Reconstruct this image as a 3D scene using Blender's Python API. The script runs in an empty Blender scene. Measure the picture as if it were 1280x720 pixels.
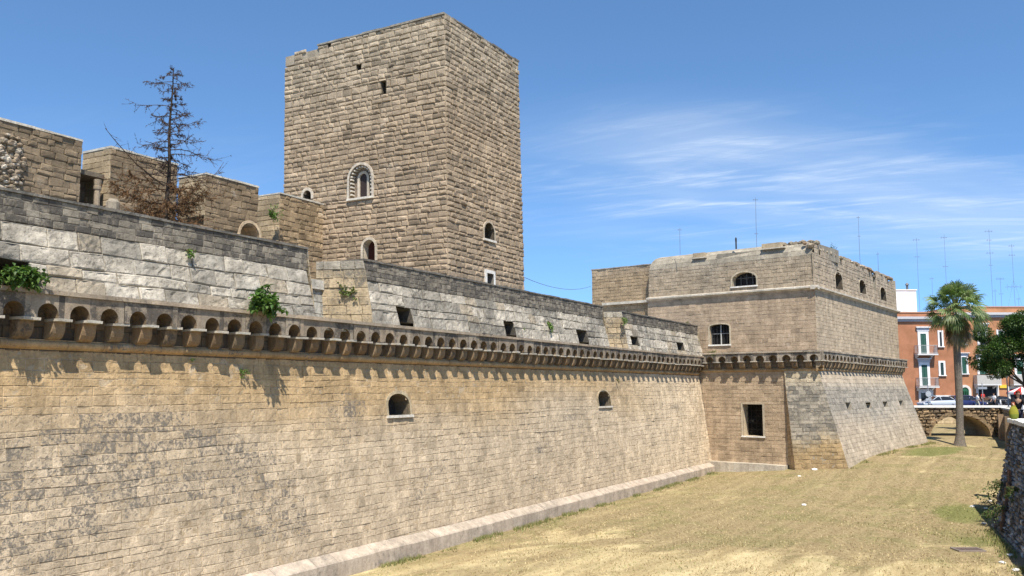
import bpy, bmesh, math, random
from mathutils import Vector, Matrix, noise
R = math.radians
rng = random.Random(7)
scn = bpy.context.scene
COL = scn.collection

# ------------------------------------------------------------------ camera
EYE = 5.0
FPX = 1100.0
PITCH = math.atan(125.0 / FPX)
cam_d = bpy.data.cameras.new("camera")
cam_d.sensor_width = 36.0
cam_d.lens = 36.0 * FPX / 1280.0
cam_d.clip_start = 0.1
cam_d.clip_end = 3000.0
cam = bpy.data.objects.new("camera", cam_d)
cam.location = (0, 0, EYE)
cam.rotation_euler = (math.pi / 2 + PITCH, 0, 0)
COL.objects.link(cam)
scn.camera = cam

# ------------------------------------------------------------------ light
SUN_DIR = Vector((-0.2, 1.0, 0)).normalized()      # horizontal travel of the light
SUN_EL = 58.5
sun_vec = Vector((SUN_DIR.x * math.cos(R(SUN_EL)), SUN_DIR.y * math.cos(R(SUN_EL)), -math.sin(R(SUN_EL))))
sd = bpy.data.lights.new("sun", 'SUN')
sd.energy = 4.8
sd.angle = R(0.5)
sd.color = (1.0, 0.935, 0.84)
so = bpy.data.objects.new("sun", sd)
so.rotation_euler = sun_vec.to_track_quat('-Z', 'Y').to_euler()
so.location = (0, -20, 60)
COL.objects.link(so)

world = bpy.data.worlds.new("World")
scn.world = world
world.use_nodes = True
wn = world.node_tree.nodes
wl = world.node_tree.links
wn.clear()
w_out = wn.new("ShaderNodeOutputWorld")
w_bg = wn.new("ShaderNodeBackground")
w_bg.inputs[1].default_value = 0.14
sky = wn.new("ShaderNodeTexSky")
sky.sky_type = 'NISHITA'
sky.sun_disc = False
sky.sun_elevation = R(SUN_EL)
sky.sun_rotation = math.atan2(-SUN_DIR.x, -SUN_DIR.y)
sky.altitude = 2500
sky.air_density = 1.0
sky.dust_density = 0.0
sky.ozone_density = 8.0
# thin cirrus: a noise sheet on a plane high above, stretched along the wind
tc = wn.new("ShaderNodeTexCoord")
sep = wn.new("ShaderNodeSeparateXYZ")
wl.new(tc.outputs['Generated'], sep.inputs[0])
# a clear sea-air sky: the pale belt of the horizon sits lower than in the stock model
lift = wn.new("ShaderNodeVectorMath")
lift.operation = 'ADD'
lift.inputs[1].default_value = (0, 0, 0.085)
wl.new(tc.outputs['Generated'], lift.inputs[0])
wl.new(lift.outputs[0], sky.inputs[0])
hs = wn.new("ShaderNodeHueSaturation")
hs.inputs['Hue'].default_value = 0.492
hs.inputs['Saturation'].default_value = 1.0
hs.inputs['Value'].default_value = 1.0
wl.new(sky.outputs[0], hs.inputs['Color'])


def wm(op, a, b=None, c=None):
    n = wn.new("ShaderNodeMath")
    n.operation = op
    for i, v in enumerate((a, b, c)):
        if v is None:
            continue
        if isinstance(v, (int, float)):
            n.inputs[i].default_value = v
        else:
            wl.new(v, n.inputs[i])
    return n.outputs[0]


zc = wm('ADD', wm('MAXIMUM', sep.outputs[2], 0.0), 0.12)
px_ = wm('DIVIDE', sep.outputs[0], zc)
py_ = wm('DIVIDE', sep.outputs[1], zc)
comb = wn.new("ShaderNodeCombineXYZ")
wl.new(px_, comb.inputs[0])
wl.new(py_, comb.inputs[1])


def wnoise(scale, rot, stretch, detail, off=(0, 0, 0), dist=0.0, rough=0.55):
    mp = wn.new("ShaderNodeMapping")
    mp.vector_type = 'TEXTURE'
    mp.inputs['Rotation'].default_value = (0, 0, R(rot))
    mp.inputs['Scale'].default_value = (1 / stretch[0], 1 / stretch[1], 1)
    mp.inputs['Location'].default_value = off
    wl.new(comb.outputs[0], mp.inputs[0])
    n = wn.new("ShaderNodeTexNoise")
    n.inputs['Scale'].default_value = scale
    n.inputs['Detail'].default_value = detail
    n.inputs['Roughness'].default_value = rough
    n.inputs['Distortion'].default_value = dist
    wl.new(mp.outputs[0], n.inputs[0])
    return n.outputs[0]


def wramp(v, a, b):
    n = wn.new("ShaderNodeMapRange")
    n.interpolation_type = 'SMOOTHSTEP'
    n.inputs[1].default_value = a
    n.inputs[2].default_value = b
    wl.new(v, n.inputs[0])
    return n.outputs[0]


def blob(cx, cy, rx, ry, rot):
    mp = wn.new("ShaderNodeMapping")
    mp.vector_type = 'TEXTURE'
    mp.inputs['Location'].default_value = (cx, cy, 0)
    mp.inputs['Rotation'].default_value = (0, 0, R(rot))
    mp.inputs['Scale'].default_value = (rx, ry, 1)
    wl.new(comb.outputs[0], mp.inputs[0])
    ln = wn.new("ShaderNodeVectorMath")
    ln.operation = 'LENGTH'
    wl.new(mp.outputs[0], ln.inputs[0])
    n = wn.new("ShaderNodeMapRange")
    n.interpolation_type = 'SMOOTHSTEP'
    n.inputs[1].default_value = 0.0
    n.inputs[2].default_value = 1.0
    n.inputs[3].default_value = 1.0
    n.inputs[4].default_value = 0.0
    wl.new(ln.outputs['Value'], n.inputs[0])
    return n.outputs[0]


streak = wramp(wnoise(2.2, -20, (0.5, 1.7, 1), 9, (3.1, 1.7, 0), 1.3, 0.62), 0.40, 0.78)
veil = wramp(wnoise(0.8, 10, (0.6, 1.3, 1), 4, (7.3, 2.2, 0), 0.3), 0.36, 0.66)
b1 = blob(0.75, 2.75, 1.35, 0.8, 0)
b2 = blob(1.6, 3.2, 1.9, 0.9, -8)
b3 = blob(0.47, 2.42, 0.42, 0.36, 20)
b4 = blob(-1.2, 2.6, 0.8, 0.6, 0)
reg = wm('MINIMUM', wm('ADD', wm('ADD', wm('MULTIPLY', b1, 0.8), wm('MULTIPLY', b2, 0.8)),
                       wm('ADD', wm('MULTIPLY', b3, 0.4), wm('MULTIPLY', b4, 0.25))), 1.0)
fib = wramp(wnoise(7.0, -28, (0.26, 1.7, 1), 8, (1.3, 5.2, 0), 1.6, 0.62), 0.30, 0.74)
fib2 = wramp(wnoise(5.0, 8, (0.26, 1.7, 1), 8, (4.4, 0.6, 0), 1.2, 0.62), 0.34, 0.76)
cl = wm('ADD', wm('MULTIPLY', wm('MULTIPLY', streak, wm('ADD', wm('MULTIPLY', fib, 0.75), wm('MULTIPLY', fib2, 0.5))), 0.60), wm('MULTIPLY', veil, 0.28))
cl = wm('MINIMUM', wm('MULTIPLY', cl, reg), 0.6)
mixc = wn.new("ShaderNodeMixRGB")
mixc.inputs[2].default_value = (4.6, 5.0, 5.4, 1)
wl.new(cl, mixc.inputs[0])
wl.new(hs.outputs[0], mixc.inputs[1])
wl.new(mixc.outputs[0], w_bg.inputs[0])
wl.new(w_bg.outputs[0], w_out.inputs[0])

scn.view_settings.view_transform = 'Standard'
scn.view_settings.look = 'None'
scn.view_settings.gamma = 1.0
scn.view_settings.exposure = 0.72
scn.view_settings.use_curve_mapping = False

# ------------------------------------------------------------------ pixel helpers (surveying the photograph)
_F = Vector((0, math.cos(PITCH), math.sin(PITCH)))
_U = Vector((0, -math.sin(PITCH), math.cos(PITCH)))
_C = Vector((0, 0, EYE))


def ray(x, y):
    return Vector((1, 0, 0)) * ((x - 640) / FPX) + _F - _U * ((y - 360) / FPX)


def on_plane(x, y, P, n):
    d = ray(x, y)
    return _C + d * ((Vector(P) - _C).dot(n) / d.dot(n))


def at_z(x, y, z):
    d = ray(x, y)
    return _C + d * ((z - EYE) / d.z)


def at_y(x, y, Y):
    d = ray(x, y)
    return _C + d * (Y / d.y)


# wall frame: D runs along the moat (near to far), N faces the moat, Tf is the far foot of the curtain wall
D = Vector((0.49636541, 0.86811369, 0))
N = Vector((0.86811369, -0.49636541, 0))
Tf = Vector((11.84476542, 53.37691141, 0))
Z = Vector((0, 0, 1))


def W(t, s, z):
    return Tf + D * t + N * s + Z * z


def tz(x, y, s):
    P = on_plane(x, y, Tf + N * s, N)
    return (P - Tf).dot(D), P.z


def sz(x, y, t):
    P = on_plane(x, y, Tf + D * t, D)
    return (P - Tf).dot(N), P.z


# ------------------------------------------------------------------ mesh builder
class MB:
    def __init__(self):
        self.v = []
        self.f = []
        self.c = []

    def vert(self, p):
        self.v.append((p[0], p[1], p[2]))
        return len(self.v) - 1

    def face(self, idx, c):
        self.f.append(tuple(idx))
        self.c.append(c if len(c) == 4 else (c[0], c[1], c[2], 0.0))

    def poly(self, pts, c):
        self.face([self.vert(p) for p in pts], c)

    def box(self, o, ax, ay, az, c):
        """box from corner o with edge vectors"""
        o, ax, ay, az = map(Vector, (o, ax, ay, az))
        if ax.cross(ay).dot(az) < 0:
            ax, ay = ay, ax
        p = [o, o + ax, o + ax + ay, o + ay]
        q = [a + az for a in p]
        i = [self.vert(a) for a in p + q]
        for f in ((3, 2, 1, 0), (4, 5, 6, 7), (0, 1, 5, 4), (1, 2, 6, 5), (2, 3, 7, 6), (3, 0, 4, 7)):
            self.face([i[k] for k in f], c)

    def cbox(self, x0, x1, y0, y1, z0, z1, c):
        self.box((x0, y0, z0), (x1 - x0, 0, 0), (0, y1 - y0, 0), (0, 0, z1 - z0), c)

    def tube(self, pts, rad, c, seg=6, cap=True):
        rings = []
        n = len(pts)
        pts = [Vector(p) for p in pts]
        for i, p in enumerate(pts):
            d = (pts[min(i + 1, n - 1)] - pts[max(i - 1, 0)])
            d = d.normalized() if d.length > 1e-9 else Vector((0, 0, 1))
            a = d.orthogonal().normalized() if abs(d.z) > 0.95 else d.cross(Z).normalized()
            b = d.cross(a).normalized()
            r = rad[i] if isinstance(rad, (list, tuple)) else rad
            rings.append([self.vert(p + a * (r * math.cos(2 * math.pi * k / seg)) + b * (r * math.sin(2 * math.pi * k / seg))) for k in range(seg)])
        for i in range(n - 1):
            for k in range(seg):
                k2 = (k + 1) % seg
                self.face((rings[i][k], rings[i + 1][k], rings[i + 1][k2], rings[i][k2]), c)
        if cap:
            self.face(rings[0], c)
            self.face(rings[-1][::-1], c)

    def lathe(self, c0, prof, c, seg=12):
        c0 = Vector(c0)
        rings = [[self.vert(c0 + Vector((r * math.cos(2 * math.pi * k / seg), r * math.sin(2 * math.pi * k / seg), z))) for k in range(seg)] for r, z in prof]
        for i in range(len(rings) - 1):
            for k in range(seg):
                k2 = (k + 1) % seg
                self.face((rings[i][k], rings[i][k2], rings[i + 1][k2], rings[i + 1][k]), c)
        self.face(rings[0][::-1], c)
        self.face(rings[-1], c)

    def extrude(self, poly, n, depth, c):
        """closed prism: polygon (ccw seen from n) pushed back along -n"""
        n = Vector(n)
        a = [Vector(p) for p in poly]
        b = [p - n * depth for p in a]
        ia = [self.vert(p) for p in a]
        ib = [self.vert(p) for p in b]
        self.face(ia, c)
        self.face(ib[::-1], c)
        m = len(a)
        for k in range(m):
            k2 = (k + 1) % m
            self.face((ia[k], ib[k], ib[k2], ia[k2]), c)

    def mesh(self, name, mat, base=Vector((0, 0, 0)), smooth=False):
        me = bpy.data.meshes.new(name)
        bx, by, bz = base
        me.from_pydata([(x - bx, y - by, z - bz) for x, y, z in self.v], [], self.f)
        at = me.attributes.new("col", 'FLOAT_COLOR', 'CORNER')
        buf = []
        for f, c in zip(self.f, self.c):
            buf.extend(list(c) * len(f))
        at.data.foreach_set("color", buf)
        me.materials.append(mat)
        if smooth:
            me.polygons.foreach_set("use_smooth", [True] * len(me.polygons))
        me.update()
        return me

    def build(self, name, mat, parent=None, smooth=False):
        base = Vector((0, 0, 0))
        p = parent
        while p is not None:
            base = base + Vector(p.location)
            p = p.parent
        o = bpy.data.objects.new(name, self.mesh(name, mat, base, smooth))
        COL.objects.link(o)
        o.parent = parent
        return o

    def single(self, name, mat, loc, label, cat, group=None, smooth=False):
        """a top-level thing that is one mesh, origin at its base"""
        loc = Vector(loc)
        o = bpy.data.objects.new(name, self.mesh(name, mat, loc, smooth))
        o.location = loc
        COL.objects.link(o)
        tag(o, label, cat, group)
        return o


def tag(o, label, cat, group=None):
    o['label'] = label
    o['category'] = cat
    o['kind'] = 'thing'
    if group:
        o['group'] = group
    return o


def thing(name, loc, label, cat, group=None):
    o = bpy.data.objects.new(name, None)
    o.location = loc
    o.empty_display_size = 0.3
    COL.objects.link(o)
    return tag(o, label, cat, group)


# ------------------------------------------------------------------ materials
def mat_base(name):
    m = bpy.data.materials.new(name)
    m.use_nodes = True
    nt = m.node_tree
    bs = nt.nodes["Principled BSDF"]
    return m, nt, bs


def node(nt, typ, **kw):
    n = nt.nodes.new(typ)
    for k, v in kw.items():
        setattr(n, k, v)
    return n


def noise_tex(nt, vec, scale, detail=6, rough=0.6, dist=0.0):
    n = node(nt, "ShaderNodeTexNoise")
    n.inputs['Scale'].default_value = scale
    n.inputs['Detail'].default_value = detail
    n.inputs['Roughness'].default_value = rough
    n.inputs['Distortion'].default_value = dist
    nt.links.new(vec, n.inputs['Vector'])
    return n.outputs[0]


def maprange(nt, v, a, b, c, d, smooth=False):
    n = node(nt, "ShaderNodeMapRange")
    if smooth:
        n.interpolation_type = 'SMOOTHSTEP'
    for i, x in enumerate((a, b, c, d)):
        n.inputs[i + 1].default_value = x
    nt.links.new(v, n.inputs[0])
    return n.outputs[0]


def math_n(nt, op, a, b=None):
    n = node(nt, "ShaderNodeMath", operation=op)
    for i, v in enumerate((a, b)):
        if v is None:
            continue
        if isinstance(v, (int, float)):
            n.inputs[i].default_value = v
        else:
            nt.links.new(v, n.inputs[i])
    return n.outputs[0]


def mix(nt, fac, a, b, blend='MIX'):
    n = node(nt, "ShaderNodeMixRGB", blend_type=blend)
    for i, v in enumerate((fac, a, b)):
        if isinstance(v, (int, float)):
            n.inputs[i].default_value = v
        elif isinstance(v, tuple):
            n.inputs[i].default_value = (v[0], v[1], v[2], 1)
        else:
            nt.links.new(v, n.inputs[i])
    return n.outputs[0]


def stone_mat(name, dark=(0.075, 0.068, 0.058), fine=16.0, mott=(0.72, 1.22), bump=0.35, pit=0.35, light=(0.52, 0.48, 0.4), gscale=5.5, gsoft=(-0.045, 0.11)):
    m, nt, bs = mat_base(name)
    tc = node(nt, "ShaderNodeTexCoord")
    ob = tc.outputs['Object']
    at = node(nt, "ShaderNodeAttribute", attribute_name="col")
    n1 = noise_tex(nt, ob, 1.7, 8, 0.62)
    n2 = noise_tex(nt, ob, fine, 6, 0.68)
    n3 = noise_tex(nt, ob, gscale, 8, 0.72, 0.4)
    n4 = noise_tex(nt, ob, fine * 2.4, 3, 0.7)
    v1 = maprange(nt, n1, 0.3, 0.7, mott[0], mott[1])
    v2 = maprange(nt, n2, 0.3, 0.7, 0.78, 1.2)
    vv = math_n(nt, 'MULTIPLY', v1, v2)
    col = mix(nt, 1.0, at.outputs['Color'], vv, 'MULTIPLY')
    mps = node(nt, "ShaderNodeMapping")
    mps.inputs['Scale'].default_value = (2.2, 2.2, 0.22)
    nt.links.new(ob, mps.inputs[0])
    sn = noise_tex(nt, mps.outputs[0], 1.6, 6, 0.65)
    col = mix(nt, 1.0, col, maprange(nt, sn, 0.32, 0.68, 0.82, 1.1), 'MULTIPLY')
    # pale lime bloom
    lb = maprange(nt, n1, 0.6, 0.74, 0.0, 0.3, True)
    col = mix(nt, lb, col, light)
    # grime of the stone itself, amount set stone by stone
    th = math_n(nt, 'SUBTRACT', 1.0, at.outputs['Alpha'])
    gsum = math_n(nt, 'ADD', math_n(nt, 'MULTIPLY', n3, 0.62), math_n(nt, 'MULTIPLY', n2, 0.38))
    g = maprange(nt, math_n(nt, 'SUBTRACT', gsum, math_n(nt, 'ADD', math_n(nt, 'MULTIPLY', th, 0.42), 0.29)), gsoft[0], gsoft[1], 0.0, 0.85, True)
    col = mix(nt, g, col, dark)
    # pits
    pn = noise_tex(nt, ob, fine * 1.3, 2, 0.5)
    pg = maprange(nt, pn, 0.64, 0.7, 0.0, pit, True)
    col = mix(nt, pg, col, tuple(x * 1.1 for x in dark))
    nt.links.new(col, bs.inputs['Base Color'])
    bs.inputs['Roughness'].default_value = 0.92
    bs.inputs['Specular IOR Level'].default_value = 0.15
    hb = math_n(nt, 'ADD', math_n(nt, 'MULTIPLY', n2, 1.0), math_n(nt, 'MULTIPLY', n4, 0.5))
    hb = math_n(nt, 'SUBTRACT', hb, math_n(nt, 'MULTIPLY', pg, 0.7))
    b = node(nt, "ShaderNodeBump")
    b.inputs['Strength'].default_value = bump
    b.inputs['Distance'].default_value = 0.05
    nt.links.new(hb, b.inputs['Height'])
    nt.links.new(b.outputs[0], bs.inputs['Normal'])
    return m


def plain_mat(name, rough=0.6, spec=0.3, metal=0.0, var=0.12, scale=9.0, bump=0.0):
    """colour comes from the mesh attribute, broken up a little"""
    m, nt, bs = mat_base(name)
    tc = node(nt, "ShaderNodeTexCoord")
    at = node(nt, "ShaderNodeAttribute", attribute_name="col")
    n = noise_tex(nt, tc.outputs['Object'], scale, 5, 0.6)
    v = maprange(nt, n, 0.3, 0.7, 1 - var, 1 + var)
    nt.links.new(mix(nt, 1.0, at.outputs['Color'], v, 'MULTIPLY'), bs.inputs['Base Color'])
    bs.inputs['Roughness'].default_value = rough
    bs.inputs['Specular IOR Level'].default_value = spec
    bs.inputs['Metallic'].default_value = metal
    if bump:
        b = node(nt, "ShaderNodeBump")
        b.inputs['Strength'].default_value = bump
        b.inputs['Distance'].default_value = 0.03
        nt.links.new(n, b.inputs['Height'])
        nt.links.new(b.outputs[0], bs.inputs['Normal'])
    return m


def leaf_mat(name, trans=0.25):
    m, nt, bs = mat_base(name)
    at = node(nt, "ShaderNodeAttribute", attribute_name="col")
    nt.links.new(at.outputs['Color'], bs.inputs['Base Color'])
    bs.inputs['Roughness'].default_value = 0.5
    bs.inputs['Specular IOR Level'].default_value = 0.3
    tr = node(nt, "ShaderNodeBsdfTranslucent")
    nt.links.new(mix(nt, 1.0, at.outputs['Color'], (1.3, 1.5, 0.7), 'MULTIPLY'), tr.inputs[0])
    ms = node(nt, "ShaderNodeMixShader")
    ms.inputs[0].default_value = trans
    nt.links.new(bs.outputs[0], ms.inputs[1])
    nt.links.new(tr.outputs[0], ms.inputs[2])
    nt.links.new(ms.outputs[0], nt.nodes["Material Output"].inputs[0])
    return m


def glass_mat(name):
    m, nt, bs = mat_base(name)
    at = node(nt, "ShaderNodeAttribute", attribute_name="col")
    nt.links.new(at.outputs['Color'], bs.inputs['Base Color'])
    bs.inputs['Roughness'].default_value = 0.08
    bs.inputs['Specular IOR Level'].default_value = 0.6
    return m


M_SCARP = stone_mat("curtain_stone", dark=(0.135, 0.122, 0.103), light=(0.53, 0.44, 0.325), gscale=10.0, gsoft=(-0.02, 0.07), pit=0.6, bump=0.5, fine=14)
M_WHITE = stone_mat("parapet_stone", dark=(0.13, 0.12, 0.10), fine=12, pit=0.6, light=(0.56, 0.52, 0.44), mott=(0.6, 1.3), bump=0.6, gscale=8.0)
M_DARK = stone_mat("weathered_stone", dark=(0.06, 0.055, 0.05), fine=18, light=(0.34, 0.32, 0.28))
M_TOWER = stone_mat("tower_stone", dark=(0.10, 0.082, 0.062), fine=14, bump=0.4)
M_BAST = stone_mat("bastion_stone", fine=13, dark=(0.15, 0.14, 0.12))
M_TRIM = stone_mat("pale_trim_stone", fine=10, mott=(0.85, 1.1), pit=0.1, light=(0.62, 0.6, 0.55))
M_RUBBLE = stone_mat("rubble_stone", fine=12, bump=0.6, dark=(0.06, 0.052, 0.04))
M_PLAIN = plain_mat("painted_surface")
M_PLASTER = plain_mat("plaster", rough=0.9, spec=0.1, var=0.16, scale=1.1, bump=0.05)
M_METAL = plain_mat("grey_metal", rough=0.45, spec=0.5, metal=0.3, var=0.08)
M_PAINT = plain_mat("car_paint", rough=0.22, spec=0.5, var=0.03)
M_RUBBER = plain_mat("rubber", rough=0.8, spec=0.2)
M_GLASS = glass_mat("dark_glass")
M_CLOTH = plain_mat("cloth", rough=0.95, spec=0.05, var=0.15, scale=14)
M_SKIN = plain_mat("skin", rough=0.6, spec=0.3, var=0.05)
M_LEAF = leaf_mat("leaves")
M_BARK = plain_mat("bark", rough=0.95, spec=0.05, var=0.4, scale=14, bump=0.8)
M_DRY = plain_mat("dried_needles", rough=0.95, spec=0.05, var=0.25, scale=20)

# ------------------------------------------------------------------ masonry
def fbm(x, y, z=0.0, o=4):
    return noise.fractal(Vector((x, y, z)), 1.0, 2.0, o) * 0.5


def jig(c, a=0.1, r=rng):
    k = 1 + r.uniform(-a, a)
    h = r.uniform(-a, a) * 0.25
    return (max(0.01, c[0] * k * (1 + h)), max(0.01, c[1] * k), max(0.01, c[2] * k * (1 - h)))


class Hole:
    def __init__(s, u0, u1, v0, v1, arch=False, rise=None):
        s.u0, s.u1, s.v0, s.v1, s.arch = u0, u1, v0, v1, arch
        s.rise = rise if rise is not None else (u1 - u0) / 2

    def span(s, v):
        if v < s.v0 or v > s.v1:
            return None
        if not s.arch:
            return (s.u0, s.u1)
        vs = s.v1 - s.rise
        if v <= vs:
            return (s.u0, s.u1)
        k = math.sqrt(max(0, 1 - ((v - vs) / s.rise) ** 2))
        c, h = (s.u0 + s.u1) / 2, (s.u1 - s.u0) / 2
        return (c - h * k, c + h * k)

    def outline(s, grow=0.0, seg=10, bottom=True):
        u0, u1, v0, v1 = s.u0 - grow, s.u1 + grow, s.v0 - (grow if bottom else 0), s.v1 + grow
        if not s.arch:
            return [(u0, v0), (u1, v0), (u1, v1), (u0, v1)]
        vs = s.v1 - s.rise
        c, h, r = (u0 + u1) / 2, (u1 - u0) / 2, s.rise + grow
        pts = [(u0, v0), (u1, v0)]
        for k in range(seg + 1):
            a = math.pi * k / seg
            pts.append((c + h * math.cos(a), vs + r * math.sin(a)))
        return pts


class Patch:
    """a wall face given by its corners, seen from outside: bottom left, bottom right, top left, top right"""

    def __init__(s, p00, p10, p01, p11):
        s.p = [Vector(p) for p in (p00, p10, p01, p11)]
        s.L = ((s.p[1] - s.p[0]).length + (s.p[3] - s.p[2]).length) / 2
        s.H = ((s.p[2] - s.p[0]).length + (s.p[3] - s.p[1]).length) / 2
        e1 = (s.p[1] - s.p[0]) + (s.p[3] - s.p[2])
        e2 = (s.p[2] - s.p[0]) + (s.p[3] - s.p[1])
        s.n = e1.cross(e2).normalized()

    def at(s, u, v, off=0.0):
        a, b = u / s.L, v / s.H
        q = s.p[0] * ((1 - a) * (1 - b)) + s.p[1] * (a * (1 - b)) + s.p[2] * ((1 - a) * b) + s.p[3] * (a * b)
        return q + s.n * off

    def uv(s, P):
        """u, v of a point on (or near) the patch"""
        u, v = s.L / 2, s.H / 2
        for _ in range(12):
            q = s.at(u, v)
            du = (s.at(u + 0.01, v) - q) / 0.01
            dv = (s.at(u, v + 0.01) - q) / 0.01
            d = Vector(P) - q
            d = d - s.n * d.dot(s.n)
            A, B, Cc = du.dot(du), du.dot(dv), dv.dot(dv)
            det = A * Cc - B * B
            u += (d.dot(du) * Cc - d.dot(dv) * B) / det
            v += (d.dot(dv) * A - d.dot(du) * B) / det
        return u, v

    def px(s, x, y):
        """u, v where the sight line of a photo pixel meets the patch"""
        return s.uv(on_plane(x, y, s.at(s.L / 2, s.H / 2), s.n))


def masonry(mb, pt, ch, bl, colfn, gap=0.014, md=0.022, prot=(0.0, 0.016), cham=0.012, jit=0.008,
            holes=(), boss=0.0, wob=0.025, mortar=(0.36, 0.31, 0.23), erode=0.05, skip=None, seed=1, chvar=0.14, grid=None, rough=0.012):
    r = random.Random(seed)
    ed = [0.0]
    while ed[-1] < pt.H - ch * 0.6:
        ed.append(ed[-1] + ch * r.uniform(1 - chvar, 1 + chvar))
    sc = pt.H / ed[-1]
    ed = [e * sc for e in ed]
    for h in holes:
        for hv in (h.v0, h.v1 if not h.arch else None):
            if hv is None or hv <= 0.02 or hv >= pt.H - 0.02:
                continue
            k = min(range(1, len(ed) - 1), key=lambda i: abs(ed[i] - hv)) if len(ed) > 2 else None
            if k is not None and abs(ed[k] - hv) < ch * 0.7:
                ed[k] = hv
    nmid = len(ed) - 1
    md_in = md
    for ci in range(nmid):
        v0, v1 = ed[ci], ed[ci + 1]
        vm = (v0 + v1) / 2
        cuts = []
        for h in holes:
            sp = h.span(vm)
            if sp:
                cuts.append(sp)
        cuts.sort()
        spans = []
        a = 0.0
        for c0, c1 in cuts:
            if c0 > a + 0.01:
                spans.append((a, c0))
            a = max(a, c1)
        if a < pt.L - 0.01:
            spans.append((a, pt.L))
        for a, b in spans:
            us = [a]
            u = a + r.uniform(0.3, 1.0) * bl[1]
            while u < b - bl[0] * 0.45:
                us.append(u)
                u += r.uniform(bl[0], bl[1])
            us.append(b)
            for i in range(len(us) - 1):
                u0, u1 = us[i], us[i + 1]
                um = (u0 + u1) / 2
                if skip and skip(um, vm):
                    continue

                def wv(u, v):
                    if v <= 1e-6 or v >= pt.H - 1e-6 or wob == 0:
                        return v
                    return v + wob * noise.noise(Vector((u * 0.45, v * 1.7, seed * 3.1)))
                md = md_in(um, vm) if callable(md_in) else md_in
                cc = colfn(um, vm, r)
                mk = r.uniform(0.88, 1.1)
                mc = (mortar[0] * mk, mortar[1] * mk, mortar[2] * mk, cc[3] * 0.6 if len(cc) > 3 else 0)
                mb.poly([pt.at(u0, wv(u0, v0), -md), pt.at(u1, wv(u1, v0), -md), pt.at(u1, wv(u1, v1), -md), pt.at(u0, wv(u0, v1), -md)], mc)
                pr = r.uniform(*prot)
                er = r.random() < (erode(um, vm) if callable(erode) else erode)
                if er:
                    pr = max(pr - r.uniform(0.3, 0.85) * md, -md + 0.003)
                g = gap * r.uniform(0.35, 0.8)
                J = lambda: r.uniform(-jit, jit)
                q0 = [(u0 + g + J(), wv(u0, v0) + g + J()), (u1 - g + J(), wv(u1, v0) + g + J()), (u1 - g + J(), wv(u1, v1) - g + J()), (u0 + g + J(), wv(u0, v1) - g + J())]
                cu, cv = um, wv(um, vm)

                def ins(q, w):
                    return [(x + math.copysign(min(w, abs(cu - x) * 0.8), cu - x), y + math.copysign(min(w, abs(cv - y) * 0.8), cv - y)) for x, y in q]
                c1 = cham * r.uniform(0.5, 1.6)
                ib = [mb.vert(pt.at(x, y, -md - 0.004)) for x, y in q0]
                if boss > 0:
                    im = [mb.vert(pt.at(x, y, pr * 0.4)) for x, y in q0]
                    q2 = ins(q0, c1)
                    hh = pr + boss * r.uniform(0.4, 1.25)
                    it = [mb.vert(pt.at(x + J() * 1.5, y + J(), hh * r.uniform(0.65, 1.1))) for x, y in q2]
                    lo = ib
                    for ring in (im, it):
                        for k in range(4):
                            k2 = (k + 1) % 4
                            mb.face((lo[k], lo[k2], ring[k2], ring[k]), cc)
                        lo = ring
                    mid = mb.vert(pt.at(cu + J() * 3, cv + J() * 2, hh * r.uniform(0.8, 1.35)))
                    for k in range(4):
                        mb.face((it[k], it[(k + 1) % 4], mid), cc)
                else:
                    q1 = ins(q0, c1)
                    im = [mb.vert(pt.at(x, y, pr - c1 * 0.6)) for x, y in q0]
                    it = [mb.vert(pt.at(x, y, pr + r.uniform(-0.3, 0.3) * (prot[1] - prot[0]))) for x, y in q1]
                    lo = ib
                    for ring in (im, it):
                        for k in range(4):
                            k2 = (k + 1) % 4
                            mb.face((lo[k], lo[k2], ring[k2], ring[k]), cc)
                        lo = ring
                    if not grid:
                        mb.face(it, cc)
                        continue
                    nx = max(1, int(round((u1 - u0) / grid)))
                    ny = max(1, int(round((v1 - v0) / grid)))
                    gg = []
                    for b in range(ny + 1):
                        row = []
                        for a in range(nx + 1):
                            if (a, b) == (0, 0):
                                row.append(it[0])
                            elif (a, b) == (nx, 0):
                                row.append(it[1])
                            elif (a, b) == (nx, ny):
                                row.append(it[2])
                            elif (a, b) == (0, ny):
                                row.append(it[3])
                            else:
                                fa, fb = a / nx, b / ny
                                x = q1[0][0] * (1 - fa) * (1 - fb) + q1[1][0] * fa * (1 - fb) + q1[2][0] * fa * fb + q1[3][0] * (1 - fa) * fb
                                y = q1[0][1] * (1 - fa) * (1 - fb) + q1[1][1] * fa * (1 - fb) + q1[2][1] * fa * fb + q1[3][1] * (1 - fa) * fb
                                e = noise.noise(Vector((x * 4.7, y * 6.1, seed))) + 0.6 * noise.noise(Vector((x * 11.0, y * 13.0, seed + 5)))
                                if e < -0.35:
                                    e *= 1.8
                                row.append(mb.vert(pt.at(x, y, pr + rough * e)))
                        gg.append(row)
                    for b in range(ny):
                        for a in range(nx):
                            mb.face((gg[b][a], gg[b][a + 1], gg[b + 1][a + 1], gg[b + 1][a]), cc)


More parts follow.
